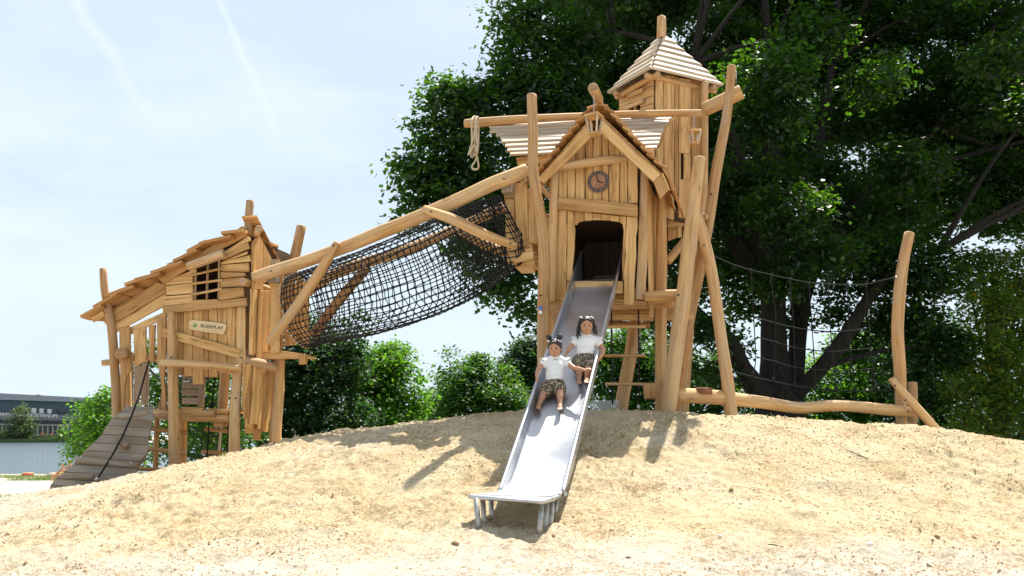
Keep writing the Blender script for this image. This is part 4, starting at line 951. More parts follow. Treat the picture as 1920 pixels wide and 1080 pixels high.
# ---------------------------------------------------------------- lanterns
def lantern(name, top, h, label, chain_top, rz):
    t = thing(name, top-Vector((0, 0, h)), label, 'lantern', 'wooden lanterns hanging on the play house')
    m = MB(); nlk = max(3, int((chain_top.z-top.z)/.028))
    for i in range(nlk):
        p = top+(chain_top-top)*((i+.5)/nlk); R_ = Matrix.Rotation(math.pi/2*(i % 2)+.3, 3, 'Z')
        m.tube([p+R_ @ Vector((math.cos(a)*.009, 0, math.sin(a)*.017)) for a in [k*math.pi/4 for k in range(9)]], .003, seg=4)
    m.build('chain', ZINC, t)
    s_ = h*.62
    m = MB(); m.box(top-Vector((0, 0, .03)), s_*.5, s_*.5, .03, rz, ch=.006); m.build('cap', WOOD, t)
    m = MB(); m.box(top-Vector((0, 0, .055)), s_*1.02, s_*1.02, .028, rz, ch=.006); m.build('roof', WOOD, t)
    m = MB(); m.box(top-Vector((0, 0, h-.012)), s_*.66, s_*.66, .028, rz, ch=.006); m.build('base', WOOD, t)
    R_ = Matrix.Rotation(rz, 3, 'Z')
    for a, b_ in ((-1, -1), (1, -1), (1, 1), (-1, 1)):
        m = MB(); p = top-Vector((0, 0, .06))+R_ @ Vector((a*s_*.42, b_*s_*.42, 0)); q = top-Vector((0, 0, h-.02))+R_ @ Vector((a*s_*.26, b_*s_*.26, 0)); m.log([(p, .013), (q, .013)], rough=.03, seg=6); m.build('bar', [WP, WE], t)
    return t
lt = at(*cr(4, 856, 640), 9.7); lantern('lantern', lt, .29, 'larger wooden lantern hanging from the ridge log at the front gable', at(*cr(4, 856, 535), 9.7), -.5)
lt = at(*cr(4, 1491, 738), 10.55); lantern('lantern', lt, .23, 'smaller wooden lantern hanging in front of the tower wall', at(*cr(4, 1490, 668), 10.55), .15)
# ---------------------------------------------------------------- coiled rope on the ridge log end
m = MB(); Yr = 11.0
def rp_(pts, r=.013):
    P_ = [at(*cr(4, x, y), Y) for x, y, Y in pts]; Q = []
    for i in range(len(P_)-1):
        for j in range(8):
            t = j/8; a = P_[max(i-1, 0)]; b = P_[i]; c = P_[i+1]; d = P_[min(i+2, len(P_)-1)]
            Q.append(.5*((2*b)+(c-a)*t+(2*a-5*b+4*c-d)*t*t+(3*b-a-3*c+d)*t**3))
    Q.append(P_[-1]); m.tube(Q, r, seg=7)
rp_([(80, 910, 10.98), (84, 800, 10.96), (82, 700, 10.9), (95, 672, 11.05), (110, 685, 11.1), (104, 800, 11.0), (92, 920, 11.0), (75, 915, 10.98)])
rp_([(60, 915, 10.96), (78, 860, 10.94), (98, 780, 10.9), (108, 690, 10.9), (118, 672, 11.05), (126, 700, 11.1), (124, 850, 11.0), (110, 940, 10.97), (85, 985, 10.95), (95, 1005, 10.95), (125, 995, 10.95), (118, 930, 10.95), (100, 850, 10.93), (70, 910, 10.95)])
rp_([(100, 920, 10.93), (118, 880, 10.91), (112, 760, 10.9), (120, 700, 10.9)])
tag(m.build('hanging_rope', ROPE), 'looped pale rope hung over the left end of the ridge log', 'rope')
# ---------------------------------------------------------------- rope ladder under the house
rl = thing('rope_ladder', at(1172, 770, 10.6), 'rope ladder with three wooden rungs hanging under the play house beside the slide', 'rope ladder')
for x in (838, 1067):
    m = MB(); m.tube([at(*cr(6, x, 55), 10.5), at(*cr(6, x+2, 300), 10.55), at(*cr(6, x+6, 600), 10.6), at(*cr(6, x+10, 930), 10.6)], .0105, seg=7); m.build('rope', BLK, rl)
m = MB(); m.tube([at(*cr(6, 838, 70), 10.5), at(*cr(6, 950, 74), 10.5), at(*cr(6, 1067, 66), 10.5), at(*cr(6, 1150, 50), 10.5)], .01, seg=6); m.build('rope', BLK, rl)
for (a, b_) in (((770, 238), (1125, 236)), ((782, 482), (1125, 480)), ((788, 718), (1215, 722))): plog1('rung', 6, [(a[0], a[1], 10.52, 28), (b_[0], b_[1], 10.52, 28)], parent=rl, rough=.03)
for x in (848, 1067):
    m = MB(); m.tube([at(*cr(6, x+3, 893), 10.58), at(*cr(6, x+3, 940), 10.58)], .02, seg=8); m.build('ferrule', ZINC, rl)
bl = MB(); bl.log([(at(*cr(6, 1165, 722), 10.3)+Vector((0, 0, 0)), .085), (at(*cr(6, 1168, 842), 10.3), .08)]); tag(bl.build('wood_block', LOG), 'short round wooden block bolted beside the lowest rung', 'block')
# clear plastic crate behind the slide
bxm, t_, b1, o1 = mat('clear_plastic'); b1.inputs['Base Color'].default_value = (.8, .85, .88, 1); b1.inputs['Roughness'].default_value = .15; b1.inputs['Alpha'].default_value = .2
m = MB(); p = at(*cr(6, 778, 935), 11.3)
for dx, dy, sx, sy in ((0, -.13, .34, .006), (0, .13, .34, .006), (-.17, 0, .006, .26), (.17, 0, .006, .26)): m.box(p+Vector((dx, dy, .04)), sx, sy, .14, ch=0)
m.box(p+Vector((0, 0, -.03)), .34, .26, .008, ch=0); m.box(p+Vector((0, -.14, .11)), .36, .02, .012); m.box(p+Vector((-.155, -.1, .2)), .01, .1, .16, ch=0)
tag(m.build('storage_box', bxm), 'small clear plastic box on the sand behind the slide', 'box')

# ================================================================ SLIDE
sm_, st, sb_, so_ = mat('stainless_steel'); sb_.inputs['Base Color'].default_value = (.66, .67, .70, 1); sb_.inputs['Metallic'].default_value = 1.0; sb_.inputs['Roughness'].default_value = .26
uvn = N(st, 'ShaderNodeUVMap'); mpn = N(st, 'ShaderNodeMapping'); mpn.inputs['Scale'].default_value = (1.5, 160, 1); nn_ = N(st, 'ShaderNodeTexNoise', ins={'Scale': 1.0, 'Detail': 4.0}); mp2 = N(st, 'ShaderNodeMapping'); mp2.inputs['Scale'].default_value = (2.5, 6, 1)
n2_ = N(st, 'ShaderNodeTexNoise', ins={'Scale': 1.0, 'Detail': 5.0}); l = st.links.new
l(uvn.outputs[0], mpn.inputs[0]); l(mpn.outputs[0], nn_.inputs['Vector']); l(uvn.outputs[0], mp2.inputs[0]); l(mp2.outputs[0], n2_.inputs['Vector'])
rr_ = N(st, 'ShaderNodeMapRange', ins={1: .3, 2: .7, 3: .34, 4: .52}); l(n2_.outputs['Fac'], rr_.inputs[0]); l(rr_.outputs[0], sb_.inputs['Roughness'])
bp_ = N(st, 'ShaderNodeBump', ins={'Strength': .12, 'Distance': .002}); l(nn_.outputs['Fac'], bp_.inputs['Height']); l(bp_.outputs[0], sb_.inputs['Normal'])
l(ramp(st, n2_.outputs['Fac'], [(.3, (.46, .47, .50)), (.7, (.62, .63, .66))]).outputs[0], sb_.inputs['Base Color'])
STEEL = sm_
pT = at(1122, 524, 10.45); pE = at(967, 931, 6.85)
SDv = Vector((pT.x-pE.x, pT.y-pE.y, 0)); SLn = SDv.length; SDv.normalize(); SRv = Vector((SDv.y, -SDv.x, 0))
sl_ = thing('slide', (pE.x, pE.y, gz(pE.x, pE.y)), 'straight stainless steel slide running from the play house door down the sand', 'slide')
prof = [(0, pE.z), (.35, pE.z+.012), (.62, pE.z+.04), (.82, pE.z+.11)]
slope = (pT.z-pE.z)/(SLn-.7)
def bed(h):
    if h >= .9: return pE.z+slope*(h-.7) if h < SLn else pT.z
    return pE.z+slope*max(0, h-.5)**2/.8
    for (a, za), (b_, zb_2) in zip(prof, prof[1:]):
        if h <= b_: t = (h-a)/(b_-a); return za+(zb_2-za)*t
HW = .265
hsamp = [.12, .25, .36, .43, .45, .5, .55, .6, .68, .76, .84, .92, 1.0, 1.1]+[1.3+i*.2 for i in range(int((SLn-1.3)/.2)+1)]+[SLn, SLn+.3]
def sp(h, u, up=0): q = pE+SDv*h+SRv*u; q.z = bed(h)+up; return q
# cross section: bed with rounded corners up to side walls
sec = [(-1, .0), (-.9, 0)]
def sect(h):
    k = min(1, max(0, (h-.36)/.14)); wall = max(.003, slope*(h-.7)+pE.z+.187-bed(h)) if h > .44 else .003; c = .002+.033*k
    pts = []
    for s_ in (-1, 1):
        side = [(s_*HW, wall), (s_*HW, c), (s_*(HW-c*.3), c*.3), (s_*(HW-c), 0)]
        pts += side if s_ < 0 else side[::-1]
    return pts
m = MB(); rows = []
for h in hsamp:
    b0 = len(m.v); s_ = sect(h)
    for (u, z) in s_: m.v.append(tuple(sp(h, u, z)))
    for (u, z) in s_: m.v.append(tuple(sp(h, u*1.01, z-.006)))
    rows.append((b0, h))
ns = 8
for i in range(len(rows)-1):
    a, h0 = rows[i]; b_, h1 = rows[i+1]
    for k in range(ns-1):
        u0, u1 = k*.08, (k+1)*.08
        m.face([a+k, a+k+1, b_+k+1, b_+k], [(h0, u0), (h0, u1), (h1, u1), (h1, u0)], 0, 0, True)
        m.face([a+ns+k+1, a+ns+k, b_+ns+k, b_+ns+k+1], [(h0, u1), (h0, u0), (h1, u0), (h1, u1)], 0, 0, True)
m.build('chute', STEEL, sl_)
for s_ in (-1, 1):
    m = MB(); hh = [h for h in hsamp if h >= .45]
    pts = [sp(h, s_*(HW+.008), sect(h)[0][1]+.005) for h in hh]
    if s_ > 0: pass
    m.tube(pts, .017, seg=10); m.build('hand_rail', STEEL, sl_)
# run-out plate with the wing on the left and a rolled lip
zP = pE.z-.004
wl_ = [at(880, 925, 7.02), at(888, 938, 6.86), at(1020, 941, 6.58), at(1044, 934, 6.68)]
def onz(px, py, z): r = ray(px, py); return cE+r*((z-EYE)/r.z)
A_ = onz(881, 928, zP); B_ = onz(1022, 938, zP); Cc = onz(1052, 923, zP); D_ = sp(.6, HW, -.02); E_ = sp(.6, -HW, -.02)
D_.z = E_.z = zP-.0
poly = [A_, A_+(B_-A_)*.03+Vector((0, -.02, 0)), B_-(B_-A_)*.03, B_+(Cc-B_)*.35+Vector((.015, -.0, 0)), Cc, D_, E_]
m = MB(); m.slab([p-Vector((0, 0, .012)) for p in poly], (0, 0, 1), .012, ch=.003, wob=0); m.build('run_out', STEEL, sl_)
m = MB(); m.tube([E_+Vector((0, 0, -.01))]+[p+Vector((0, 0, -.014)) for p in poly[:-2]]+[D_+Vector((0, 0, -.01))], .018, seg=8); m.build('rolled_edge', STEEL, sl_)
LEGM = plain('dull_steel', (.42, .41, .38), .45, .85, var=.2, scale=20)
for (xa, ya, xb, yb, Y) in ((892, 934, 902, 985, 6.92), (905, 934, 910, 975, 7.1), (920, 934, 924, 965, 7.35), (930, 933, 930, 960, 7.6), (1016, 938, 1008, 985, 6.7), (1026, 937, 1020, 975, 6.85), (1036, 932, 1030, 965, 7.1), (1044, 925, 1040, 955, 7.4)):
    a, b_ = at(xa, ya, Y), at(xb, yb, Y); a.z = zP-.012; b_.z = min(b_.z, gz(b_.x, b_.y)-.02); m = MB(); m.tube([a, b_+Vector((0, 0, -.15))], .021, seg=10); m.build('leg', LEGM, sl_)
# ================================================================ CLIMBING FRAME ON THE RIGHT
def at(x, y, Y):
    r = ray(x, y); return cE + r*((Y+(.45*min(1, max(0, (x-1270)/200)) if Y < 11 and x > 1270 else 0))/r.y)
cf = thing('net_climber', at(1500, 790, 10.4), 'low log balance beam with tall post and sagging rope climbing net at the right', 'net climber')
plogp('balance_beam', [(1268, 741, 10.25, 28), (1330, 744, 10.25, 27), (1420, 753, 10.28, 24), (1495, 764, 10.3, 23), (1550, 761, 10.32, 22), (1600, 762, 10.35, 21), (1660, 768, 10.4, 22), (1718, 773, 10.45, 19)], cf, bolts=((1378, 753, 10.15), (1703, 771, 10.3)))
plogp('post', [(1705, 437, 10.55, 19), (1696, 480, 10.55, 20), (1687, 540, 10.55, 22), (1683, 620, 10.55, 21), (1687, 690, 10.55, 22), (1690, 760, 10.55, 21), (1690, 830, 10.55, 21)], cf)
plogp('short_post', [(1711, 717, 10.75, 17), (1712, 760, 10.75, 17), (1711, 830, 10.75, 17)], cf)
plogp('brace', [(1671, 710, 10.25, 13), (1700, 744, 10.25, 17), (1730, 777, 10.25, 18), (1762, 812, 10.25, 17)], cf, bolts=((1678, 723, 10.15), (1698, 750, 10.15)))
m = MB(); m.tube([at(1320, 739, 10.2), at(1320, 727, 10.2)], .1, seg=20); m.build('step_disc', [plain('red_brown_wood', (.26, .10, .05), .7), WE], cf)
netm = MB(); t8 = lambda x, y, Y=10.5: at(*cr(8, x, y), Y)
def cat(pts, k=6):
    Q = []
    for i in range(len(pts)-1):
        a = pts[max(i-1, 0)]; b = pts[i]; c = pts[i+1]; d = pts[min(i+2, len(pts)-1)]
        for j in range(k):
            t = j/k; Q.append(.5*((2*b)+(c-a)*t+(2*a-5*b+4*c-d)*t*t+(3*b-a-3*c+d)*t**3))
    Q.append(pts[-1]); return Q
def cu_y(x, pts):
    for (xa, ya), (xb, yb) in zip(pts, pts[1:]):
        if x <= xb: return ya+(yb-ya)*(x-xa)/(xb-xa)
    return pts[-1][1]
topc = [(350, 203), (440, 243), (530, 272), (630, 296), (720, 316), (815, 334), (905, 341), (1000, 344), (1090, 343), (1160, 325), (1238, 308)]
botc = [(450, 762), (540, 787), (640, 810), (748, 832), (850, 845), (945, 855), (1040, 857), (1135, 855), (1240, 852)]
netm.tube(cat([t8(*p) for p in topc]), .0075, seg=5); netm.tube(cat([t8(*p) for p in botc]), .0075, seg=5)
vx = [(535, 275, 558, 690, 545, 780), (630, 300, 655, 520, 643, 806), (722, 318, 742, 560, 748, 830), (815, 338, 832, 580, 850, 843), (907, 345, 925, 640, 948, 852), (1000, 345, 1012, 640, 1040, 855), (1090, 345, 1112, 640, 1135, 852)]
for v in vx:
    netm.tube(cat([t8(v[0], v[1]), t8((v[0]+v[2])/2, (v[1]+v[3])/2), t8(v[2], v[3]), t8(v[4], v[5])]), .0068, seg=5)
    netm.tube([t8(v[0], v[1]-8), t8(v[0]+1, v[1]+18)], .015, seg=6); netm.tube([t8(v[4], v[5]-16), t8(v[4], v[5]+6)], .015, seg=6)
for row in ([(560, 502), (655, 530), (742, 550), (830, 564), (918, 570), (1005, 567), (1105, 553)], [(568, 598), (657, 622), (742, 647), (835, 660), (925, 667), (1012, 660), (1112, 653)], [(568, 695), (655, 716), (748, 742), (840, 752), (935, 758), (1028, 757), (1122, 750)]):
    netm.tube(cat([t8(*p) for p in row]), .0075, seg=5)
    for p in row: netm.ell(t8(*p), .016, 6, 4)
netm.build('net', BLK, cf)
m = MB()
for p in ((1238, 308), (1241, 853)): m.tube([t8(p[0]-8, p[1]), t8(p[0]+4, p[1])], .012, seg=6)
m.build('rope_end', ZINC, cf)

# ================================================================ TREES
def leaf_mat(name, dcol, tcol, tr=0.45, hue2=None):
    m, t, b, o = mat(name); l = t.links.new
    a_ = N(t, 'ShaderNodeAttribute', attribute_name='tint')
    d2 = hue2 or dcol
    dc = ramp(t, a_.outputs['Fac'], [(0.0, tuple(c*.55 for c in dcol)), (0.5, dcol), (0.9, tuple(c*1.5 for c in dcol)), (1.0, tuple(c*1.6 for c in d2))]).outputs[0]
    tcx = ramp(t, a_.outputs['Fac'], [(0.0, tuple(c*.6 for c in tcol)), (0.5, tcol), (1.0, tuple(min(1, c*1.35) for c in tcol))]).outputs[0]
    l(dc, b.inputs['Base Color']); b.inputs['Roughness'].default_value = .48; b.inputs['Specular IOR Level'].default_value = .35
    tb_ = N(t, 'ShaderNodeBsdfTranslucent'); l(tcx, tb_.inputs[0])
    mx_ = N(t, 'ShaderNodeMixShader'); mx_.inputs[0].default_value = tr; l(b.outputs[0], mx_.inputs[1]); l(tb_.outputs[0], mx_.inputs[2]); l(mx_.outputs[0], o.inputs[0]); return m
def leaves_mesh(name, cen, nrm, size, aspect, tint, m_, rng, lobed=False):
    """cen (n,3) nrm (n,3): one small leaf each, slightly folded"""
    n = len(cen); nrm = nrm/np.linalg.norm(nrm, axis=1, keepdims=True)
    r = rng.normal(size=(n, 3)); u = np.cross(nrm, r); u /= np.linalg.norm(u, axis=1, keepdims=True); v = np.cross(nrm, u)
    s = size[:, None]
    if lobed:   # broad leaf of six corners, wavy outline
        lp = [(-.5, 0, 0), (-.15, .30, .05), (.05, .17, .0), (.28, .33, .05), (.5, .0, -.03), (.25, -.32, .05), (.02, -.18, .0), (-.18, -.30, .05)]
    else: lp = [(-.5, 0, -.03), (-.02, .5*aspect, .05), (.5, 0, -.05), (-.02, -.5*aspect, .05)]
    k = len(lp); P_ = np.stack([cen+s*(a*u+b*v+c*nrm) for a, b, c in lp], 1).reshape(-1, 3).astype(np.float32)
    me = bpy.data.meshes.new(name); me.vertices.add(n*k); me.vertices.foreach_set('co', P_.ravel()); me.loops.add(n*k); me.loops.foreach_set('vertex_index', np.arange(n*k, dtype=np.int32))
    me.polygons.add(n); me.polygons.foreach_set('loop_start', np.arange(0, n*k, k, dtype=np.int32)); me.polygons.foreach_set('loop_total', np.full(n, k, dtype=np.int32))
    me.update(calc_edges=True); at_ = me.attributes.new('tint', 'FLOAT', 'FACE'); at_.data.foreach_set('value', tint.astype(np.float32)); me.materials.append(m_); return me
def crown_points(blobs, per, leaf, rng, spray=.26, shell=.55):
    """blobs: (x,y,z, rx,ry,rz); twigs through each blob, denser to its skin, leaves round each twig"""
    cs_, ns_, ts_ = [], [], []
    for (x, y, z, rx, ry, rz) in blobs:
        k = max(6, int(per*(rx*ry+rx*rz+ry*rz)/3)); d = rng.normal(size=(k, 3)); d /= np.linalg.norm(d, axis=1, keepdims=True)
        rad = rng.uniform(shell, 1.05, k)**.8; lob = 1+.22*np.sin(d[:, 0]*5+x*3)*np.sin(d[:, 1]*5+y)*np.sin(d[:, 2]*6+z*2)
        tw = np.array([x, y, z])+d*(rad*lob)[:, None]*np.array([rx, ry, rz]); tw_t = rng.uniform(.15, .85, k)
        nl = rng.integers(9, 20, k); idx = np.repeat(np.arange(k), nl); M = len(idx)
        off = rng.normal(size=(M, 3))*spray*np.array([1, 1, .45])*.6; off += d[idx]*rng.uniform(-.2, .5, (M, 1))*spray
        off[:, 2] -= .25*np.hypot(off[:, 0], off[:, 1])
        cs_.append(tw[idx]+off); nn_2 = rng.normal(size=(M, 3))*.55+np.array([0, 0, 1.0])+d[idx]*.35; ns_.append(nn_2); ts_.append(np.clip(tw_t[idx]+rng.normal(size=M)*.16, 0, 1))
    return np.concatenate(cs_), np.concatenate(ns_), np.concatenate(ts_)
def bark(name, c1, c2):
    m, t, b, o = mat(name); l = t.links.new; tc_ = N(t, 'ShaderNodeTexCoord'); mp = N(t, 'ShaderNodeMapping'); mp.inputs['Scale'].default_value = (6, 6, 1.3); l(tc_.outputs['Object'], mp.inputs[0])
    n = N(t, 'ShaderNodeTexNoise', ins={'Scale': 3.0, 'Detail': 6.0, 'Roughness': .7}); l(mp.outputs[0], n.inputs['Vector']); l(ramp(t, n.outputs['Fac'], [(.35, c1), (.65, c2)]).outputs[0], b.inputs['Base Color'])
    b.inputs['Roughness'].default_value = .95; bp = N(t, 'ShaderNodeBump', ins={'Strength': .9, 'Distance': .05}); l(n.outputs['Fac'], bp.inputs['Height']); l(bp.outputs[0], b.inputs['Normal']); return m
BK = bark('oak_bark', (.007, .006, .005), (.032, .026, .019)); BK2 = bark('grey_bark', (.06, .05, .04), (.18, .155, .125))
def child_mesh(name, me, parent):
    wl = org(parent); o = bpy.data.objects.new(name, me); C.objects.link(o); o.parent = parent; me.transform(Matrix.Translation(-wl)); WL[o.name] = wl; return o
def tree(name, base, blobs, per, leaf, lm, label, cat_='tree', group=None, limbs=None, seed=1, spray=.26, shell=.5, trunk_r=.2, bk=None, lobed=False, up_r=None):
    rng = np.random.default_rng(seed); t = thing(name, base, label, cat_, group); bk = bk or BK2
    c, n_, tt = crown_points(blobs, per, leaf, rng, spray, shell)
    child_mesh('crown', leaves_mesh('crown', c, n_, leaf*rng.uniform(.7, 1.3, len(c)), .62, tt, lm, rng, lobed), t)
    m = MB()
    if limbs is None:
        top = max(blobs, key=lambda b: b[2]); tv = Vector((top[0], top[1], top[2])); bv = Vector(base); mid = (bv+tv)/2+Vector((trunk_r*.8, 0, 0))
        m.log([(bv-Vector((0, 0, .3)), trunk_r*1.25), (bv+(mid-bv)*.3, trunk_r), (mid, trunk_r*.7), (tv, trunk_r*.15)], seg=9, step=.4, cap_mi=0)
        for k, b in enumerate(blobs):
            if b is top: continue
            e = Vector((b[0], b[1], b[2])); f = min(.8, max(.12, (e.z-bv.z)/(tv.z-bv.z)*.6)); s_ = bv+(tv-bv)*f; rr = max(.02, trunk_r*.42*(1-f*.5))
            m.log([(s_, rr), ((s_+e)/2+Vector((0, 0, -.1*(e-s_).length)), rr*.7), (e, rr*.25)], seg=6, step=.5, cap_mi=0)
    else:
        for lpts in limbs: m.log([(p, r) for p, r in lpts], seg=12, step=.25, cap_mi=0, rough=.10)
    m.build('trunk', bk, t); return t
G_OAK = leaf_mat('oak_leaf', (.0075, .021, .009), (.18, .46, .015), .26, (.04, .07, .02))
G_BR = leaf_mat('bright_leaf', (.06, .15, .018), (.20, .46, .02), .48)
G_MD = leaf_mat('mid_leaf', (.030, .085, .014), (.14, .34, .02), .40)
G_DK = leaf_mat('dark_leaf', (.018, .050, .014), (.07, .19, .02), .32)
G_WI = leaf_mat('willow_leaf', (.09, .125, .05), (.16, .24, .06), .4)
G_MP = leaf_mat('turning_leaf', (.06, .11, .022), (.34, .50, .06), .6, (.30, .12, .02))
G_MP.node_tree.nodes
def B(px, py, Y, rpx, ry=None, asp=1.0):
    p = at(px, py, Y); r = rpx*proj(p)[2]/FPX; return (p.x, p.y, p.z, r, ry if ry else r, r*asp)
# --- the big oak
rr = random.Random(11); bl = []
for (px, py, Y, r) in ((900, 195, 17.6, 62), (850, 200, 17.2, 58), (830, 165, 17.3, 36), (800, 250, 17.3, 36), (855, 300, 17.4, 66), (788, 322, 17.1, 44), (762, 312, 17.0, 26), (920, 300, 17.6, 80), (820, 372, 17.2, 56), (772, 390, 17.0, 24), (900, 390, 17.4, 76), (760, 420, 16.9, 20),
                        (960, 440, 17.4, 66), (880, 455, 17.3, 44), (950, 525, 17.2, 42), (985, 575, 17.0, 34), (1010, 600, 16.9, 22), (905, 500, 17.1, 30), (925, 545, 17.0, 24), (975, 30, 18.0, 56), (985, 105, 18.0, 62), (1010, 175, 17.8, 64), (950, 150, 17.7, 40)):
    bl.append(B(px, py, Y, r, None, .8))
for gy in range(-330, 480, 92):
    for gx in range(1040, 2260, 104):
        if gx < 1100 and gy < -150: continue
        bl.append(B(gx+rr.uniform(-38, 38), gy+rr.uniform(-36, 36), rr.choice((16.6, 18.2, 20.0, 22.0, 24.0))+rr.uniform(-.7, .7), rr.uniform(58, 88), None, .62))
for gy in range(-260, 520, 100):
    for gx in range(1150, 2240, 112):
        bl.append(B(gx+rr.uniform(-40, 40), gy+rr.uniform(-36, 36), rr.uniform(21.5, 24.5), rr.uniform(62, 84), None, .7))
for (px, py, Y, r) in ((1090, 470, 19, 60), (1290, 530, 17.5, 50), (1320, 620, 18, 44), (1270, 470, 18.5, 60), (1360, 500, 20, 56), (1240, 600, 18, 34), (1400, 560, 21, 44), (1300, 690, 18.5, 28), (1340, 700, 19, 30), (1460, 520, 18.5, 50), (1540, 470, 17.5, 60), (1600, 520, 19.5, 60), (1560, 590, 20.5, 34), (1650, 470, 18.5, 66), (1700, 540, 19, 62),
                        (1770, 500, 18, 66), (1830, 520, 19, 70), (1900, 480, 18, 70), (1730, 610, 19.6, 52), (1660, 600, 20, 46), (1600, 650, 20.4, 36), (1770, 650, 19.4, 50), (1840, 600, 19, 50), (1700, 690, 20, 40), (1480, 600, 20.5, 28), (1380, 640, 21, 26), (1000, 490, 18.2, 40), (1900, 560, 19, 60), (1960, 500, 19, 70), (1740, 740, 20.3, 40), (1960, 620, 19.5, 60)):
    bl.append(B(px, py, Y, r, None, .75))
bl = [b for b in bl if not (proj(b[:3])[0] > 1790 and proj(b[:3])[1] > 415)]
tr0 = at(1450, 785, 19.8); tr0.z = gz(tr0.x, tr0.y)
V = lambda px, py, Y, w_: (at(px, py, Y), w_/2*proj(at(px, py, Y))[2]/FPX)
limbs = [[(tr0+Vector((0, 0, -.5)), .75), V(1462, 780, 19.8, 86), V(1455, 720, 19.8, 66), V(1448, 620, 19.7, 40), V(1438, 520, 19.6, 34), V(1405, 440, 19.3, 46), V(1340, 360, 18.8, 34), V(1290, 240, 18.4, 18)],
         [V(1455, 700, 19.8, 50), V(1458, 560, 20.0, 28), V(1450, 440, 20.2, 46), V(1446, 300, 20.4, 34), V(1440, 120, 20.6, 20), V(1430, -60, 20.8, 9)],
         [V(1478, 760, 19.9, 54), V(1494, 660, 20.1, 30), V(1502, 580, 20.3, 28), V(1520, 500, 20.6, 44), V(1560, 440, 20.8, 32), V(1640, 340, 21.0, 20), V(1760, 240, 21, 10)],
         [V(1490, 740, 19.6, 34), V(1540, 690, 19.2, 27), V(1580, 640, 19.0, 26), V(1622, 570, 18.8, 22), V(1660, 520, 18.6, 18), V(1760, 470, 18.2, 9)],
         [V(1430, 745, 19.6, 50), V(1392, 690, 19.4, 36), V(1368, 640, 19.2, 32), V(1320, 600, 18.9, 24), V(1290, 560, 18.6, 16), V(1230, 470, 18.2, 9)],
         [V(1435, 540, 19.5, 36), V(1380, 460, 19.0, 26), V(1345, 380, 18.7, 20), V(1240, 300, 18.2, 14), V(1100, 330, 17.8, 11), V(980, 340, 17.5, 7), V(850, 300, 17.3, 4)],
         [V(1500, 590, 20.3, 36), V(1500, 460, 20.5, 30), V(1530, 300, 21, 22), V(1560, 120, 21.2, 14), V(1580, -100, 21.5, 7)],
         [V(1395, 440, 19.2, 30), V(1380, 280, 18.6, 22), V(1300, 120, 18.0, 14), V(1150, 60, 17.9, 8), V(990, 90, 18, 4)],
         ]
rng_ = np.random.default_rng(4)
for b in bl[::2]:      # thin boughs reaching into the crown
    e = Vector(b[:3]); s_ = min((Vector(p) for lb_ in limbs[:10] for p, r in lb_), key=lambda q: (q-e).length+ (2 if q.z > e.z else 0))
    limbs.append([(s_, .07), ((s_+e)/2+Vector((0, 0, .15)), .045), (e, .015)])
tree('oak_tree', tr0, bl, 235, .13, G_OAK, 'huge dark oak tree with spreading limbs towering behind the play house', 'tree', None, limbs, 3, .30, .35, bk=BK, lobed=True)
# --- trees of the belt behind the mound
def gB(px, Y): p = at(px, 800, Y); return (p.x, p.y, gz(p.x, Y))
def simple(px, Y, blobs, per, leaf, lm, label, seed, name='leafy_tree', grp='trees behind the mound', **k):
    q = random.Random(seed); blobs = list(blobs)+[(b[0]+q.uniform(-.9, .9)*b[3], b[1]-q.uniform(.3, 1.15)*b[3], b[2]+q.uniform(-.6, .6), b[3]*q.uniform(.22, .42), None, q.choice((.7, 1.0, 1.8))) for b in blobs for _ in range(3) if b[1] < 775]
    tree(name, gB(px, Y), [B(*((b[0], b[1], b[2], b[3]*1.12)+tuple(b[4:]))) for b in blobs], per*2.8, leaf, lm, label, 'tree', grp, seed=seed, **k)
simple(590, 27, [(560, 650, 27, 60), (610, 690, 26.5, 70), (640, 680, 27.2, 44), (560, 750, 26.5, 66), (620, 770, 26, 66), (660, 790, 26, 40), (530, 720, 27, 50), (600, 820, 26, 50), (545, 815, 26.4, 40), (655, 665, 27, 22), (580, 640, 27, 24), (500, 780, 26, 50), (450, 800, 25.5, 50), (400, 820, 25.5, 50)], 34, .15, G_DK, 'dark green tree right behind the right leg of the left hut', 41, spray=.34)
simple(730, 29, [(735, 690, 29, 34, None, 1.3), (720, 670, 29, 20, None, 1.6), (745, 668, 29.2, 16, None, 1.8), (690, 720, 28.8, 44), (755, 725, 28.6, 46), (715, 765, 28.2, 60), (775, 775, 28.4, 40), (680, 800, 28, 40), (760, 810, 28, 40), (700, 700, 28.6, 30)], 40, .15, G_BR, 'bright yellow green pointed tree left of the gap under the net tunnel', 42, spray=.32)
simple(880, 36, [(880, 720, 36, 46), (915, 715, 36.5, 38), (850, 735, 36, 30), (940, 745, 36, 40), (885, 760, 35.5, 50), (835, 770, 35.5, 30), (930, 775, 35, 40), (895, 690, 36.4, 20), (960, 760, 35, 34)], 30, .17, G_MD, 'mid green bushy tree left of the slide behind the mound', 43, spray=.36)
simple(990, 44, [(985, 680, 44, 40), (1010, 660, 44.5, 36), (1020, 710, 44, 46), (965, 710, 44, 34), (985, 740, 43.5, 44), (1030, 750, 43.5, 40), (955, 745, 43.6, 24), (1050, 700, 44, 40), (1070, 745, 43, 40)], 24, .22, G_DK, 'dark tall tree just left of the slide top behind the mound', 44, spray=.42)
simple(815, 52, [(815, 770, 52, 24), (840, 760, 52, 26), (790, 785, 52, 22), (825, 790, 51, 24)], 22, .24, G_MD, 'small distant tree in the low gap left of the slide', 45, spray=.4)
simple(1170, 38, [(1150, 660, 38, 40), (1190, 650, 38.4, 44), (1170, 710, 38, 50), (1215, 710, 38, 44), (1140, 740, 37.5, 40), (1200, 760, 37.4, 44), (1240, 690, 38, 36), (1120, 700, 38, 36), (1245, 750, 37.6, 40)], 24, .19, G_MD, 'green tree seen through the rope ladder under the play house', 46, spray=.4)
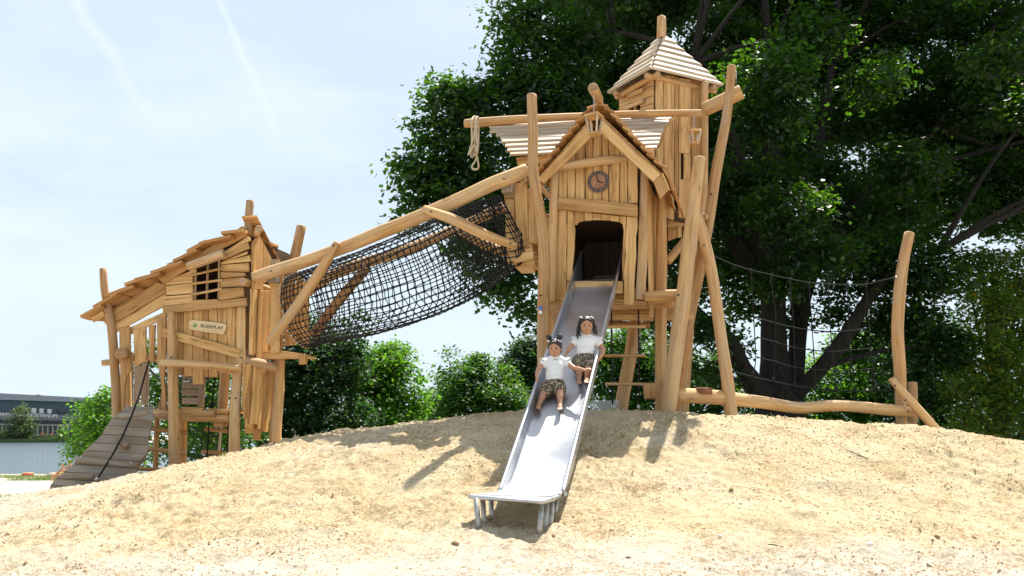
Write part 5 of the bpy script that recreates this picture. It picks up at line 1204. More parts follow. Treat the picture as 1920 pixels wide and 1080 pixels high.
simple(1320, 34, [(1290, 700, 34, 44), (1340, 710, 34.5, 40), (1310, 750, 34, 46), (1370, 760, 33.6, 42), (1280, 770, 33.4, 34), (1250, 660, 34.4, 26), (1400, 740, 34.2, 30), (1410, 775, 33.4, 30)], 26, .17, G_MD, 'green tree between the play house legs and the oak trunk', 47, spray=.38)
simple(1580, 30, [(1530, 740, 30, 44), (1570, 700, 30.4, 50), (1620, 710, 30, 56), (1600, 770, 29.4, 56), (1660, 760, 29.6, 50), (1530, 780, 29, 34), (1640, 655, 30.6, 44), (1690, 700, 30, 40), (1585, 650, 31, 26), (1500, 770, 30, 30)], 34, .15, G_BR, 'green tree behind the rope climbing net right of the oak trunk', 48, spray=.36)
simple(1740, 28, [(1700, 740, 28, 54), (1740, 690, 28.5, 56), (1780, 760, 27.6, 60), (1720, 800, 27, 50), (1690, 640, 29, 50), (1800, 810, 27, 46), (1760, 640, 29, 44)], 34, .15, G_DK, 'dark tree behind the tall post of the climbing frame', 49, spray=.36)
simple(1870, 20, [(1850, 560, 20, 44), (1890, 520, 20.4, 46), (1870, 620, 19.8, 60), (1920, 600, 20, 60), (1840, 690, 19.6, 56), (1900, 700, 19.4, 66), (1870, 770, 19.2, 60), (1820, 740, 19.4, 46), (1930, 790, 19, 60), (1800, 790, 19, 30), (1860, 500, 20.4, 30), (1980, 680, 19.6, 80), (1960, 540, 20, 60)], 52, .11, G_MP, 'leafy tree with a few orange leaves at the right edge', 50, spray=.24)
simple(2010, 24, [(1960, 400, 24, 80), (1990, 760, 23, 90), (2050, 600, 24, 90), (2040, 480, 24, 80), (1900, 820, 22, 50)], 30, .14, G_DK, 'dark tree cut off by the right edge of the view', 51, spray=.3)
simple(400, 24, [(380, 660, 24, 34), (410, 700, 24.4, 44), (360, 740, 24, 46), (420, 780, 23.6, 54), (370, 810, 23.4, 46), (320, 770, 24, 40), (300, 820, 23.4, 40), (280, 740, 24, 30), (290, 700, 24.4, 24), (470, 820, 23.4, 40), (280, 660, 24.4, 16)], 42, .12, G_MD, 'green tree seen through the open ground floor of the left hut', 52, spray=.28)
simple(185, 26, [(175, 790, 26, 34), (205, 780, 26.2, 34), (160, 825, 25.6, 28), (195, 830, 25.4, 34), (225, 800, 25.8, 34), (195, 760, 26.2, 20), (250, 790, 25.8, 34), (240, 840, 25, 34), (150, 845, 25.6, 14)], 60, .12, G_BR, 'bright green bush by the water left of the curved ramp', 53, name='bush', spray=.26)
tree('leafy_tree', gB(188, 60), [B(170, 765, 60, 20), B(195, 765, 60, 22), B(215, 770, 60, 20), B(180, 795, 59.5, 22), B(230, 760, 60, 18)], 24, .26, G_DK, 'dark tree in front of the right end of the far building', 'tree', 'trees behind the mound', seed=54, spray=.5)
# far tree line that reads as one mass
fw = [B(x, 806+rr.uniform(-12, 6), 88+rr.uniform(-6, 6), rr.uniform(22, 34)) for x in range(330, 2200, 34)]
c_, n_, tt = crown_points(fw, 7, .5, np.random.default_rng(9), .9, .4)
o = bpy.data.objects.new('far_wood', leaves_mesh('far_wood', c_, n_, .55*np.random.default_rng(2).uniform(.7, 1.3, len(c_)), .7, tt, G_DK, np.random.default_rng(2))); C.objects.link(o); tag(o, 'low dark line of distant woodland behind the mound', 'woodland', kind='stuff')
# ---------------------------------------------------------------- far shore
BY = 258.0
a_ = at(0, 830, BY)
bd = Vector((1, .22, 0)).normalized(); bn = Vector((bd.y, -bd.x, 0)); BPn = Plane(at(100, 780, BY), bn)
bldg = thing('lakeside_building', BPn.hit(100, 826), 'long dark grey building with pale roof band and white lettering across the lake', 'building')
def bq(m, pts, off, t, mi=0): m.slab([BPn.hit(x, y, off) for x, y in pts], bn, t, ch=0, wob=0, mi=mi, tint=.6)
DKW = plain('dark_cladding', (.055, .085, .105), .6, var=.08, scale=.4); BAND = plain('grey_band', (.30, .30, .33), .6, var=.06, scale=.5); SBN = plain('brown_grey_band', (.19, .18, .19), .7, var=.1, scale=.7)
m = MB(); bq(m, [(-220, 738), (205, 752), (205, 790), (-220, 788)], -6, 6); bq(m, [(-220, 786), (240, 789), (240, 826), (-220, 828)], -16, 6); m.build('wall', DKW, bldg)
m = MB(); bq(m, [(-220, 727), (215, 749.5), (215, 757), (-220, 744)], -6, 7); m.build('roof_band', BAND, bldg)
m = MB(); bq(m, [(-220, 770), (215, 781), (215, 791), (-220, 782)], -5, 6.2); m.build('sign_band', SBN, bldg)
m = MB(); bq(m, [(-220, 791), (160, 797), (160, 799), (-220, 794)], 0, 5.5); m.build('canopy', plain('pale_beam', (.42, .40, .38), .7), bldg)
for i in range(14):
    x = 4+i*9.5; m = MB(); p, q = BPn.hit(x, 796, 5), BPn.hit(x, 818, 5); m.tube([q, p], .22, seg=6); m.build('column', plain('pale_beam2', (.45, .44, .42), .7) if i == 0 else bpy.data.materials['pale_beam2'], bldg)
GLD = plain('dark_glass', (.02, .03, .035), .15); PAL = plain('white_blind', (.70, .68, .62), .5)
for (x0, y0, w0, h0, mm) in ((44, 764, 8, 6, PAL), (60, 765, 8, 10, PAL), (74, 766, 8, 9, PAL), (89, 767, 8, 8, PAL), (105, 768, 6, 8, GLD), (119, 768, 6, 9, GLD), (133, 769, 7, 9, GLD), (148, 770, 6, 9, GLD), (30, 763, 7, 7, GLD)):
    m = MB(); bq(m, [(x0, y0), (x0+w0, y0+.2), (x0+w0, y0+h0+.2), (x0, y0+h0)], 0.02, .1); m.build('window', mm, bldg)
WHT = plain('white_lettering', (.85, .85, .85), .5)
lp = BPn.hit(86, 779.6, 1.35); rg = (BPn.hit(103, 780.3, 1.35)-BPn.hit(69, 778.9, 1.35)); text('lettering', 'SEVENUM', 1.45, lp, rg, (0, 0, 1), WHT, bldg, 1.02, .1)
lp = BPn.hit(27, 778.0, 1.35); text('lettering', 'AINMENTCENTER', 1.45, lp, rg, (0, 0, 1), WHT, bldg, .86, .1)
m = MB(); bq(m, [(72, 740), (78, 740), (78, 742), (72, 742)], -4, 2); m.build('roof_vent', BAND, bldg)
RED = plain('red_cloth', (.5, .03, .03), .7)
for i, (x, y, s_, mm, lb_) in enumerate(((79, 814, 2.2, RED, 'left red parasol on the terrace of the far building'), (96, 815, 2.2, RED, 'right red parasol on the terrace of the far building'))):
    p = BPn.hit(x, y, 9); u_ = thing('parasol', (p.x, p.y, WZ+.5), lb_, 'parasol', 'parasols on the far terrace'); m = MB(); m.tube([p, p+Vector((0, 0, .3))], [.8, .05], seg=8); m.build('canopy', mm, u_); m = MB(); m.tube([Vector((p.x, p.y, WZ+.6)), p], .06, seg=5); m.build('pole', BAND, u_)
m = MB(); bq(m, [(50, 814), (110, 815), (110, 817.5), (50, 817)], 8, .3); tag(m.build('terrace_fence', plain('white_fence', (.6, .6, .58), .6)), 'low pale fence along the far terrace', 'fence')
tree('willow_tree', (at(35, 826, 246).x, 246, WZ+.2), [B(35, 780, 246, 16), B(42, 772, 246, 14), B(28, 795, 246, 16), B(48, 797, 246, 15), B(38, 812, 245, 18), B(20, 812, 245, 14), B(56, 790, 246, 10), B(10, 818, 245, 12), B(60, 808, 246, 8)], 5, .62, G_WI, 'pale willow standing on the far shore in front of the building lettering', 'tree', seed=61, spray=1.0, trunk_r=.3)
tree('shrub', (at(116, 824, 246).x, 246, WZ+.2), [B(115, 805, 246, 7), B(118, 814, 246, 8), B(112, 816, 246, 8)], 7, .5, G_BR, 'small light green bush on the far shore right of the willow', 'shrub', seed=62, spray=.7)
tree('shrub', (at(132, 824, 246).x, 246, WZ+.2), [B(135, 812, 246, 9), B(144, 806, 246, 9), B(128, 820, 246, 7), B(152, 815, 246, 9)], 7, .5, G_DK, 'dark bush on the far shore beside the bright bush', 'shrub', seed=63, spray=.7)
rd = [B(x, 821+rr.uniform(-1.5, 1), 247, 7.5) for x in range(-40, 150, 8)]+[B(x, 812, 247, 9) for x in range(-40, 8, 8)]
c_, n_, tt = crown_points(rd, 6, .5, np.random.default_rng(19), .6, .3)
n_[:, 2] *= .2
o = bpy.data.objects.new('reeds', leaves_mesh('reeds', c_, n_, .7*np.random.default_rng(2).uniform(.7, 1.3, len(c_)), .3, tt, G_WI, np.random.default_rng(2))); C.objects.link(o); tag(o, 'belt of pale green reeds along the far shore of the lake', 'reeds', kind='stuff')
m = MB(); bq(m, [(-60, 822), (160, 823), (160, 831), (-60, 831)], 6, 10); o = m.build('far_bank', plain('bank_earth', (.06, .09, .03), .9)); tag(o, kind='structure')
# near shore: grass strip, bathers, float
def grass(name, boxes, n, h, m_, label, seed):
    g = np.random.default_rng(seed); cs_ = []
    for (x0, x1, y0, y1, k) in boxes: cs_.append(np.stack([g.uniform(x0, x1, k), g.uniform(y0, y1, k)], -1))
    p = np.concatenate(cs_); z = ground(p[:, 0], p[:, 1], False); k = len(p); a = g.uniform(0, 6.28, k); wd = .012+.0*a; hh = h*g.uniform(.5, 1.4, k); ln = g.normal(size=(k, 2))*hh[:, None]*.35
    A = np.stack([p[:, 0]-np.cos(a)*wd, p[:, 1]-np.sin(a)*wd, z-.01], -1); B_2 = np.stack([p[:, 0]+np.cos(a)*wd, p[:, 1]+np.sin(a)*wd, z-.01], -1); T_ = np.stack([p[:, 0]+ln[:, 0], p[:, 1]+ln[:, 1], z+hh], -1)
    v = np.stack([A, B_2, T_], 1).reshape(-1, 3); me = bpy.data.meshes.new(name); me.from_pydata(v.tolist(), [], np.arange(3*k).reshape(-1, 3).tolist()); me.materials.append(m_)
    o = bpy.data.objects.new(name, me); C.objects.link(o); tag(o, label, 'grass', kind='stuff')
GM = plain('grass_blade', (.16, .26, .05), .6, var=.3, scale=3)
grass('shore_grass', [(-31, -17, 46, 50, 6000), (-24, -17, 41, 45, 3500), (-14, -10.5, 19.5, 21, 500)], 0, .16, GM, 'strip of short green grass along the near shore of the lake', 5)
grass('mound_grass', [(x-.05, x+.05, 9.6, 9.8, 6) for x in (2.4, 2.9, -3.2, 1.15, 4.1)]+[(1.1, 1.14, 8.8, 8.85, 5)], 0, .04, GM, 'a few single grass blades growing on the crest of the mound', 6)
# ================================================================ PEOPLE
def skinm(name, c):
    m, t, b, o = mat(name); l = t.links.new; tc_ = N(t, 'ShaderNodeTexCoord'); n = N(t, 'ShaderNodeTexNoise', ins={'Scale': 14.0, 'Detail': 4.0}); l(tc_.outputs['Object'], n.inputs['Vector'])
    l(ramp(t, n.outputs['Fac'], [(.3, tuple(x*.9 for x in c)), (.7, tuple(min(1, x*1.08) for x in c))]).outputs[0], b.inputs['Base Color']); b.inputs['Roughness'].default_value = .5
    b.inputs['Subsurface Weight'].default_value = .12; b.inputs['Subsurface Radius'].default_value = (.02, .008, .004); return m
SKIN = skinm('skin', (.47, .24, .135)); HAIR = plain('dark_hair', (.018, .011, .008), .42, var=.4, scale=60, bump=.5)
SHIRT = plain('white_cotton', (.80, .79, .77), .85, var=.03, scale=12); LIPS = plain('lips', (.42, .13, .11), .5); EYEW = plain('eye_white', (.7, .68, .65), .3); EYED = plain('iris', (.02, .012, .008), .2); BOW = plain('lilac_bow', (.78, .74, .86), .6)
lm_, lt_, lb_2, lo_ = mat('leopard_print'); l = lt_.links.new; tc_ = N(lt_, 'ShaderNodeTexCoord'); nz_ = N(lt_, 'ShaderNodeTexNoise', ins={'Scale': 30.0, 'Detail': 2.0}); l(tc_.outputs['Object'], nz_.inputs['Vector'])
mxv = N(lt_, 'ShaderNodeMixRGB'); mxv.inputs[0].default_value = .03; l(tc_.outputs['Object'], mxv.inputs[1]); l(nz_.outputs['Color'], mxv.inputs[2])
vo_ = N(lt_, 'ShaderNodeTexVoronoi', ins={'Scale': 62.0, 'Randomness': .9}); l(mxv.outputs[0], vo_.inputs['Vector'])
l(ramp(lt_, vo_.outputs['Distance'], [(.0, (.30, .21, .12)), (.18, (.30, .21, .12)), (.23, (.015, .012, .01)), (.52, (.02, .016, .012)), (.60, (.40, .31, .2))]).outputs[0], lb_2.inputs['Base Color']); lb_2.inputs['Roughness'].default_value = .85
def remesh(mb, name, mats, parent, voxel, smooth=2, post=None):
    me = mb.mesh('tmp', mats, (0, 0, 0)); ob = bpy.data.objects.new('tmp', me); C.objects.link(ob)
    md = ob.modifiers.new('r', 'REMESH'); md.mode = 'VOXEL'; md.voxel_size = voxel; md.use_smooth_shade = True
    if smooth: ms = ob.modifiers.new('s', 'SMOOTH'); ms.iterations = smooth; ms.factor = .5
    dg = bpy.context.evaluated_depsgraph_get(); dg.update(); me2 = bpy.data.meshes.new_from_object(ob.evaluated_get(dg)); bpy.data.objects.remove(ob); bpy.data.meshes.remove(me)
    me2.materials.clear(); me2.materials.append(mats)
    for p in me2.polygons: p.use_smooth = True
    return child_mesh(name, me2, parent)
def limb(m, pts, seg=14):
    """smoothly tapering limb, closed; pts (Vector, r)"""
    P_ = [p for p, r in pts]; R_ = [r for p, r in pts]; Q = []; RR = []
    for i in range(len(P_)-1):
        a = P_[max(i-1, 0)]; b = P_[i]; c = P_[i+1]; d = P_[min(i+2, len(P_)-1)]
        for j in range(6):
            t = j/6; Q.append(.5*((2*b)+(c-a)*t+(2*a-5*b+4*c-d)*t*t+(3*b-a-3*c+d)*t**3)); RR.append(R_[i]+(R_[i+1]-R_[i])*(t*t*(3-2*t)))
    Q.append(P_[-1]); RR.append(R_[-1]); m.tube(Q, RR, seg=seg); m.ell(P_[0], R_[0]*.98, 12, 8); m.ell(P_[-1], R_[-1]*.98, 12, 8)
def basis(fwd, up):
    f = Vector(fwd).normalized(); r = f.cross(Vector(up)).normalized(); u = r.cross(f); return r, f, u
def hand(m, wrist, dirn, palm_n, s=1.0, curl=.5, thumb_side=1):
    d = Vector(dirn).normalized(); n = Vector(palm_n); n = (n-d*n.dot(d)).normalized(); sd2 = d.cross(n)
    R_ = Matrix((sd2, d, n)).transposed()
    m.ell(wrist+d*.028*s, (.022*s, .030*s, .0115*s), 12, 8, rot=R_)
    for k, (o_, L_) in enumerate(((-.0165, .030), (-.0055, .035), (.0055, .033), (.0165, .026))):
        b_ = wrist+d*.05*s+sd2*o_*s; d1 = (d+sd2*o_*6-n*curl*.35).normalized(); d2 = (d1-n*curl*.9).normalized(); d3 = (d2-n*curl*.8).normalized()
        p1 = b_+d1*L_*.45*s; p2 = p1+d2*L_*.33*s; p3 = p2+d3*L_*.3*s; m.tube([b_-d*.012*s, b_, p1, p2, p3], [.0062*s, .0062*s, .0058*s, .0052*s, .0042*s], seg=8); m.ell(p3, .0042*s, 8, 5)
    t0 = wrist+d*.014*s+sd2*.018*s*thumb_side; td = (d*.7+sd2*.8*thumb_side-n*.25).normalized(); t1 = t0+td*.02*s; t2 = t1+(td+d*.6-n*curl*.4).normalized()*.016*s
    m.tube([t0, t1, t2], [.0075*s, .0068*s, .005*s], seg=8); m.ell(t2, .005*s, 8, 5)
def foot(m, ankle, toe, sole_n, s=1.0):
    d = (toe-ankle); n = Vector(sole_n); d = d.normalized(); n = (n-d*n.dot(d)).normalized(); sd2 = d.cross(n); R_ = Matrix((sd2, d, n)).transposed()
    m.ell(ankle-d*.012*s, (.022*s, .026*s, .022*s), 12, 8, rot=R_); m.tube([ankle, ankle+d*.04*s, ankle+d*.085*s], [.024*s, .023*s, .021*s], seg=12); m.ell(ankle+d*.085*s, (.028*s, .028*s, .013*s), 12, 8, rot=R_)
    for k, (o_, r_, L_) in enumerate(((.019, .0088, .030), (.0075, .0066, .029), (-.002, .006, .026), (-.011, .0056, .022), (-.0195, .005, .017))): 
        b_ = ankle+d*(.098)*s+sd2*o_*s; m.tube([b_, b_+d*L_*.6*s, b_+d*L_*s-n*.002*s], [r_*s, r_*s, r_*.8*s], seg=8); m.ell(b_+d*L_*s, r_*.85*s, 8, 5)
def person(label, J, face_dir, head_up, sc, hair='buns', necklace=False):
    """J: joints in world space"""
    hc = J['head']; t = thing('person', J['pelvis'], label, 'person'); r, f, u = basis(face_dir, head_up)   # r: the person's right when facing f is -r? r = f x up
    R3 = Matrix((r, f, u)).transposed(); hk = .93; P = lambda x, y, z: hc+(r*x+f*y+u*z)*sc*hk
    m = MB()
    # head: skull, face, cheeks, chin, nose, ears, brow
    m.ell(P(0, -.010, .018), (.068*sc, .080*sc, .074*sc), 24, 16, rot=R3); m.ell(P(0, .012, -.030), (.056*sc, .058*sc, .060*sc), 20, 14, rot=R3)
    m.ell(P(0, .040, -.070), (.024*sc, .022*sc, .018*sc), 14, 10, rot=R3)
    for s_ in (-1, 1):
        m.ell(P(.030*s_, .040, -.036), (.023*sc, .022*sc, .021*sc), 12, 8, rot=R3); m.ell(P(.067*s_, -.005, -.012), (.008*sc, .014*sc, .020*sc), 10, 8, rot=R3)
        m.ell(P(.026*s_, .055, .017), (.018*sc, .012*sc, .006*sc), 10, 6, rot=R3)
    m.tube([P(0, .066, .008), P(0, .074, -.012), P(0, .079, -.022)], [.006*sc, .0075*sc, .010*sc], seg=10); m.ell(P(0, .076, -.023), (.012*sc, .010*sc, .008*sc), 10, 8, rot=R3)
    m.ell(P(0, .062, -.046), (.019*sc, .010*sc, .0085*sc), 12, 8, rot=R3)
    # trunk
    pel, ch, nk = J['pelvis'], J['chest'], J['neck']; lat = (J['shR']-J['shL']).normalized(); ud = (nk-pel).normalized(); fr = lat.cross(ud); fr = fr if fr.dot(f) > 0 else -fr; RT = Matrix((lat, fr, ud)).transposed()
    m.ell(pel+ud*.01*sc, (.092*sc, .074*sc, .075*sc), 20, 12, rot=RT); m.ell((pel+ch)/2+fr*.008*sc, (.080*sc, .068*sc, .09*sc), 20, 12, rot=RT); m.ell(ch, (.088*sc, .062*sc, .085*sc), 20, 12, rot=RT)
    limb(m, [(J['shL'], .034*sc), (nk-ud*.02*sc, .042*sc), (J['shR'], .034*sc)]); limb(m, [(nk-ud*.03*sc, .036*sc), (nk, .031*sc), (hc-u*.04*sc-f*.012*sc, .034*sc)])
    for s_ in ('L', 'R'):
        e, wv, sh = J['el'+s_], J['wr'+s_], J['sh'+s_]
        limb(m, [(sh, .031*sc), ((sh+e)/2, .0275*sc), (e, .0235*sc), (e+(wv-e)*.35, .0235*sc), (wv, .0165*sc)]); hand(m, wv, J['ha'+s_]-wv, J['pn'+s_], sc*1.0, J.get('cu', .5), J['th'+s_])
        k, an, hp, toe = J['kn'+s_], J['an'+s_], J['hp'+s_], J['to'+s_]
        limb(m, [(hp, .055*sc), ((hp+k)/2, .047*sc), (k, .036*sc), (k+(an-k)*.35, .036*sc), (k+(an-k)*.75, .026*sc), (an, .022*sc)]); foot(m, an, toe, J['sn'+s_], sc)
    body = remesh(m, 'body', SKIN, t, .0042*sc, 2)
    # eyes, brows, mouth
    for s_ in (-1, 1):
        m = MB(); m.ell(P(.025*s_, .0615, -.001), (.0095*sc, .0045*sc, .0036*sc), 12, 8, rot=R3); e_ = m.build('eye', EYEW, t); m = MB(); m.ell(P(.025*s_, .0650, -.0015), (.0062*sc, .0034*sc, .0046*sc), 10, 8, rot=R3); m.build('iris', EYED, e_)
        m = MB(); m.tube([P(.012*s_, .0685, .004), P(.025*s_, .0690, .0060), P(.038*s_, .060, .001)], .0034*sc, seg=5); m.build('eyelash', EYED, e_)
        m = MB(); m.tube([P(.010*s_, .069, .019), P(.024*s_, .069, .024), P(.041*s_, .057, .018)], [.003*sc, .0042*sc, .002*sc], seg=6); m.build('eyebrow', HAIR, t)
    m = MB(); m.tube([P(-.020, .060, -.0415), P(-.010, .070, -.0455), P(0, .0725, -.047), P(.010, .070, -.0455), P(.020, .060, -.0415)], [.002*sc, .0048*sc, .0055*sc, .0048*sc, .002*sc], seg=8); m.build('mouth', LIPS, t)
    # hair: fitted cap, parting, tails
    m = MB()
    m.ell(P(0, -.016, .026), (.0735*sc, .0815*sc, .0735*sc), 26, 18, rot=R3); m.ell(P(0, -.030, -.012), (.070*sc, .062*sc, .072*sc), 22, 14, rot=R3)
    for s_ in (-1, 1): m.tube([P(.008*s_, .056, .078), P(.035*s_, .050, .062), P(.060*s_, .030, .030), P(.069*s_, .014, .002), P(.068*s_, .006, -.02)], [.010*sc, .013*sc, .012*sc, .009*sc, .003*sc], seg=8)
    if hair == 'buns':
        for s_ in (-1, 1):
            c_ = P(.060*s_, -.012, .118); m.ell(c_, (.030*sc, .030*sc, .030*sc), 14, 10, rot=R3, noise=.06); m.tube([P(.045*s_, -.01, .075), c_], .014*sc, seg=8)
            for k in range(9):
                a = rnd.uniform(0, 6.28); m.tube([c_+(r*math.cos(a)+u*math.sin(a))*.02*sc, c_+(r*math.cos(a)+u*math.sin(a)+f*rnd.uniform(-.6, .6))*.035*sc], .0035*sc, seg=5)
    hb_ = remesh(m, 'hair', HAIR, t, .004*sc, 1)
    if hair != 'buns':
        m = MB()
        for s_ in (-1, 1):
            for k in range(10):
                x0, y0 = .060*s_, -.01; ph = rnd.uniform(0, 6.28); pts = []; L_ = rnd.uniform(.12, .20) if s_ > 0 else rnd.uniform(.08, .14)
                dx = rnd.uniform(-.008, .022)*s_; dy = rnd.uniform(-.02, .02)
                for j in range(14):
                    q = j/13; pts.append(P(x0+.022*s_*math.sin(q*2.2)+dx*q*1.6+.009*math.sin(q*17+ph), y0+dy*q*1.5+.009*math.cos(q*17+ph)+.02*q, .082-q*(.06+L_)))
                m.tube(pts, [.0065*sc*(1-.55*j/13) for j in range(14)], seg=6)
            m.ell(P(.056*s_, -.01, .080), .02*sc, 10, 8)
        m.build('pigtail', HAIR, t)
    for s_ in (-1, 1):
        m = MB(); c_ = P(.056*s_, .022, .080) if hair == 'buns' else P(.056*s_, .012, .088)
        for k in (-1, 1): m.ell(c_+(r*.009*k+u*.005*k)*sc, (.011*sc, .005*sc, .009*sc), 10, 6, rot=R3, noise=.08)
        m.ell(c_+f*.004*sc, .006*sc, 8, 5); m.build('hair_bow', BOW, t)
    # shirt: body tube + flutter sleeves
    m = MB(); hem = pel+ud*.055*sc
    m.ell(ch+ud*.005*sc, (.098*sc, .073*sc, .088*sc), 22, 14, rot=RT); m.ell((ch+hem)/2, (.094*sc, .080*sc, .085*sc), 22, 14, rot=RT); m.ell(hem+ud*.02*sc, (.094*sc, .082*sc, .045*sc), 22, 12, rot=RT, noise=.01)
    limb(m, [(J['shL']-ud*.004*sc, .038*sc), (nk-ud*.020*sc, .0475*sc), (J['shR']-ud*.004*sc, .038*sc)])
    for s_ in ('L', 'R'):
        sh, e = J['sh'+s_], J['el'+s_]; d = (e-sh).normalized(); limb(m, [(sh+d*.002*sc, .039*sc), (sh+d*.045*sc, .040*sc)])
    for k in range(7):
        a = rnd.uniform(-.6, .6); z0 = (k/6-.5)*.14; m.tube([(ch+hem)/2+(lat*(-.07)+ud*(z0+a*.02)+fr*.045)*sc, (ch+hem)/2+(lat*(a*.04)+ud*(z0*.6-.01)+fr*.076)*sc, (ch+hem)/2+(lat*.07+ud*(z0+rnd.uniform(-.02, .02))+fr*.045)*sc], .006*sc, seg=6)
    remesh(m, 'shirt', SHIRT, t, .0045*sc, 3)
    m = MB()
    for s_ in ('L', 'R'):     # ruffled cap on each shoulder
        sh, e = J['sh'+s_], J['el'+s_]; d = (e-sh).normalized(); o2 = lat*(1 if s_ == 'R' else -1); axd = (d*.8+o2*.5).normalized(); x = axd.orthogonal().normalized(); y = axd.cross(x); n_ = 40; b0 = len(m.v)
        for ri, (dd, rr2) in enumerate(((-.012, .036), (.018, .044), (.046, .053))):
            for k in range(n_):
                a = 2*math.pi*k/n_; w_ = rr2*(1+(.10*math.sin(a*7) if ri == 2 else .03*math.sin(a*7)*ri)); m.v.append(tuple(sh+(axd*dd+(x*math.cos(a)+y*math.sin(a))*w_)*sc+ud*.004*sc))
        for ri in range(2):
            for k in range(n_): k2 = (k+1) % n_; m.face([b0+ri*n_+k, b0+ri*n_+k2, b0+(ri+1)*n_+k2, b0+(ri+1)*n_+k], [(0, 0)]*4, .5, 0, True)
    m.build('sleeve_ruffle', SHIRT, t)
    # shorts
    m = MB(); m.ell(pel+ud*.02*sc, (.106*sc, .090*sc, .070*sc), 22, 14, rot=RT)
    for s_ in ('L', 'R'):
        hp, k = J['hp'+s_], J['kn'+s_]; d = (k-hp); limb(m, [(hp, .070*sc), (hp+d*.35, .068*sc), (hp+d*.60, .066*sc)]); q = hp+d*.60; dd = d.normalized(); x = dd.orthogonal().normalized(); y = dd.cross(x)
        for a in range(10): an_ = a*.628; m.ell(q+(x*math.cos(an_)+y*math.sin(an_))*.060*sc+dd*.01*sc, (.012*sc,)*3, 8, 6)
    remesh(m, 'shorts', lm_, t, .005*sc, 2)
    if necklace:
        m = MB(); pts = []
        for k in range(25):
            a = 2*math.pi*k/24; pts.append(nk+ud*(-.028+.018*math.cos(a+math.pi)-.0)*sc+lat*math.sin(a)*.043*sc+fr*(.052*(-math.cos(a+math.pi)) *-1)*sc if False else nk+lat*math.sin(a)*.045*sc+fr*math.cos(a)*.050*sc+ud*(-.012-.028*max(0, math.cos(a)))*sc)
        m.tube(pts, .0028*sc, seg=6); m.build('necklace', plain('dark_beads', (.05, .04, .04), .4), t)
    return t
SLP = Plane(sp(2, 0), Vector((-SDv.x*math.sin(math.atan(slope)), -SDv.y*math.sin(math.atan(slope)), math.cos(math.atan(slope)))))
SNn = SLP.n; DWN = (-SDv*math.cos(math.atan(slope))-Vector((0, 0, math.sin(math.atan(slope))))).normalized()
def J9(x, y, lift): return SLP.hit(*cr(9, x, y), lift)
def girl(pelx, pely, head, neck, shs, els, wrs, has, kns, ans, tos, sc, face, label, hair, necklace, pnl, pnr, eld, wrd, knd):
    pel = J9(pelx, pely, .085*sc); Yp = pel.y
    A = lambda p, dy: at(*cr(9, *p), Yp+dy)
    J = {'pelvis': pel, 'neck': A(neck, .045), 'head': A(head, .0)}; J['chest'] = J['neck']+(pel-J['neck'])*.36
    for i, s_ in enumerate(('L', 'R')):      # L = image left
        J['sh'+s_] = A(shs[i], .045); J['el'+s_] = A(els[i], eld[i]); J['wr'+s_] = A(wrs[i], wrd[i]); J['ha'+s_] = A(has[i], wrd[i]-.03)
        J['hp'+s_] = pel+SRv*(.052*sc*(-1 if s_ == 'L' else 1))+DWN*.02; J['kn'+s_] = J9(*kns[i], knd[i]*sc); J['an'+s_] = J9(*ans[i], .035*sc); J['to'+s_] = J9(*tos[i], .09*sc); J['sn'+s_] = (J['an'+s_]-J['kn'+s_]).normalized()*-1
    J['pnL'] = Vector(pnl); J['pnR'] = Vector(pnr); J['thL'] = 1; J['thR'] = 1; J['cu'] = .55
    return person(label, J, face, (0, .10, 1), sc, hair, necklace)
# front girl
girl(292, 755, (297, 405), (303, 485), ((214, 532), (390, 532)), ((150, 590), (480, 592)), ((128, 650), (560, 606)), ((128, 700), (625, 592)), ((195, 820), (345, 800)), ((150, 925), (345, 935)), ((142, 985), (342, 985)), 1.0,
     (-.22, -1, -.26), 'small girl with two hair buns and necklace sliding in front, arm held out', 'buns', True, (-1, -.2, .1), (.1, -.3, 1), (-.02, -.05), (-.10, -.12), (.085, .095))
girl(565, 520, (588, 200), (590, 285), ((503, 333), (678, 333)), ((437, 400), (742, 410)), ((402, 450), (735, 468)), ((380, 500), (698, 520)), ((520, 620), (605, 605)), ((520, 700), (588, 690)), ((520, 745), (590, 745)), 1.06,
     (-.04, -1, -.16), 'girl with curly pigtails and white bows sliding behind, hand on the right rail', 'tails', False, (-1, -.2, .1), (1, -.2, .2), (.0, .0), (-.03, -.06), (.075, .085))
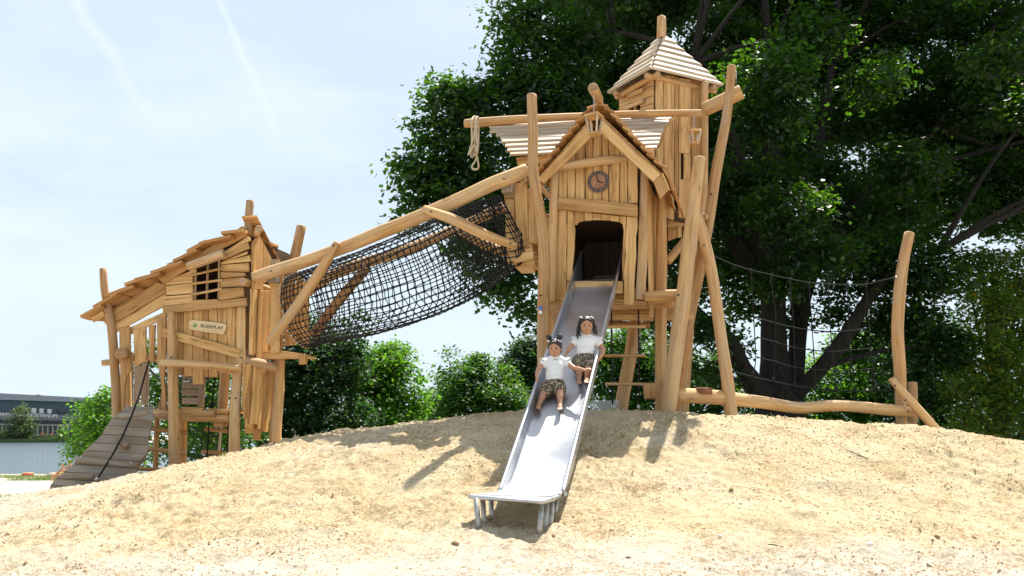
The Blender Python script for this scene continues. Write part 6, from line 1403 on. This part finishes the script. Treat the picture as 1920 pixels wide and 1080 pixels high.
# bathers at the lake
def bather(px, py, Y, s, label, suit, seed, lean):
    b = at(px, py, Y); b.z = gz(b.x, b.y); t = thing('person', b, label, 'person'); m = MB(); q = lambda x, y, z: b+Vector((x, y, z))*s
    m.ell(q(0, 0, .12), (.2*s, .16*s, .13*s), 14, 10); limb(m, [(q(0, 0, .15), .16*s), (q(lean*.5, .03, .38), .15*s), (q(lean, .05, .58), .13*s)]); limb(m, [(q(lean-.19, .05, .60), .05*s), (q(lean, .05, .64), .07*s), (q(lean+.19, .05, .60), .05*s)]); limb(m, [(q(lean, .05, .62), .06*s), (q(lean+.02, .03, .76), .055*s)]); m.ell(q(lean+.02, .02, .86), (.085*s, .1*s, .12*s), 14, 10)
    for k in (-1, 1):
        limb(m, [(q(.1*k, 0, .1), .085*s), (q(.2*k-.15, -.35, .38), .06*s), (q(.14*k-.2, -.55, .05), .04*s)]); limb(m, [(q(lean+.19*k, .05, .6), .045*s), (q(lean+.26*k, -.05, .38), .038*s), (q(lean*.3+.2*k-.1, -.28, .30), .03*s)])
        m.ell(q(.14*k-.2, -.62, .04), (.04*s, .1*s, .035*s), 8, 6)
        for j in range(5): m.tube([q(lean*.3+.2*k-.1+.015*(j-2), -.28, .30), q(lean*.3+.2*k-.1+.02*(j-2), -.36, .27)], .01*s, seg=5)
    remesh(m, 'body', SKIN, t, .02*s, 1); m = MB(); m.ell(q(lean+.02, .05, .90), (.095*s, .105*s, .105*s), 12, 8); m.build('hair', HAIR, t)
    if suit: m = MB(); m.ell(q(lean*.6, .02, .36), (.175*s, .172*s, .2*s), 14, 10); m.build('swimsuit', plain('yellow_suit', (.75, .5, .04), .7), t)
    else: m = MB(); m.ell(q(0, 0, .1), (.21*s, .18*s, .12*s), 14, 10); m.build('swim_shorts', plain('dark_shorts', (.03, .03, .05), .7), t)
bather(128, 893, 42, 1.0, 'bare backed bather with short dark hair sitting by the lake', False, 1, .0)
bather(117, 899, 41, .8, 'smaller seated bather in yellow swimwear by the lake', True, 2, -.08)
bo = at(99, 888, 47); bo.z = gz(bo.x, bo.y); m = MB(); m.ell(bo+Vector((0, 0, .12)), (.34, .3, .22), 12, 8, noise=.04); tag(m.build('boulder', plain('shore_stone', (.35, .30, .24), .9)), 'rounded brown boulder at the water edge left of the bathers', 'boulder')
m = MB(); c0 = at(52, 888, 50); c0.z = gz(c0.x, c0.y)+.12
ftt = thing('swim_ring', c0, 'green and red swimming ring lying at the water edge', 'swimming ring')
for a0, a1, mm in ((0, 17, plain('green_vinyl', (.1, .55, .12), .4)), (16, 25, plain('red_vinyl', (.7, .05, .04), .4))):
    m = MB(); m.tube([c0+Vector((math.cos(a*math.pi/12)*.26, math.sin(a*math.pi/12)*.24, 0)) for a in range(a0, a1)], .09, seg=8); m.build('ring_section', mm, ftt)
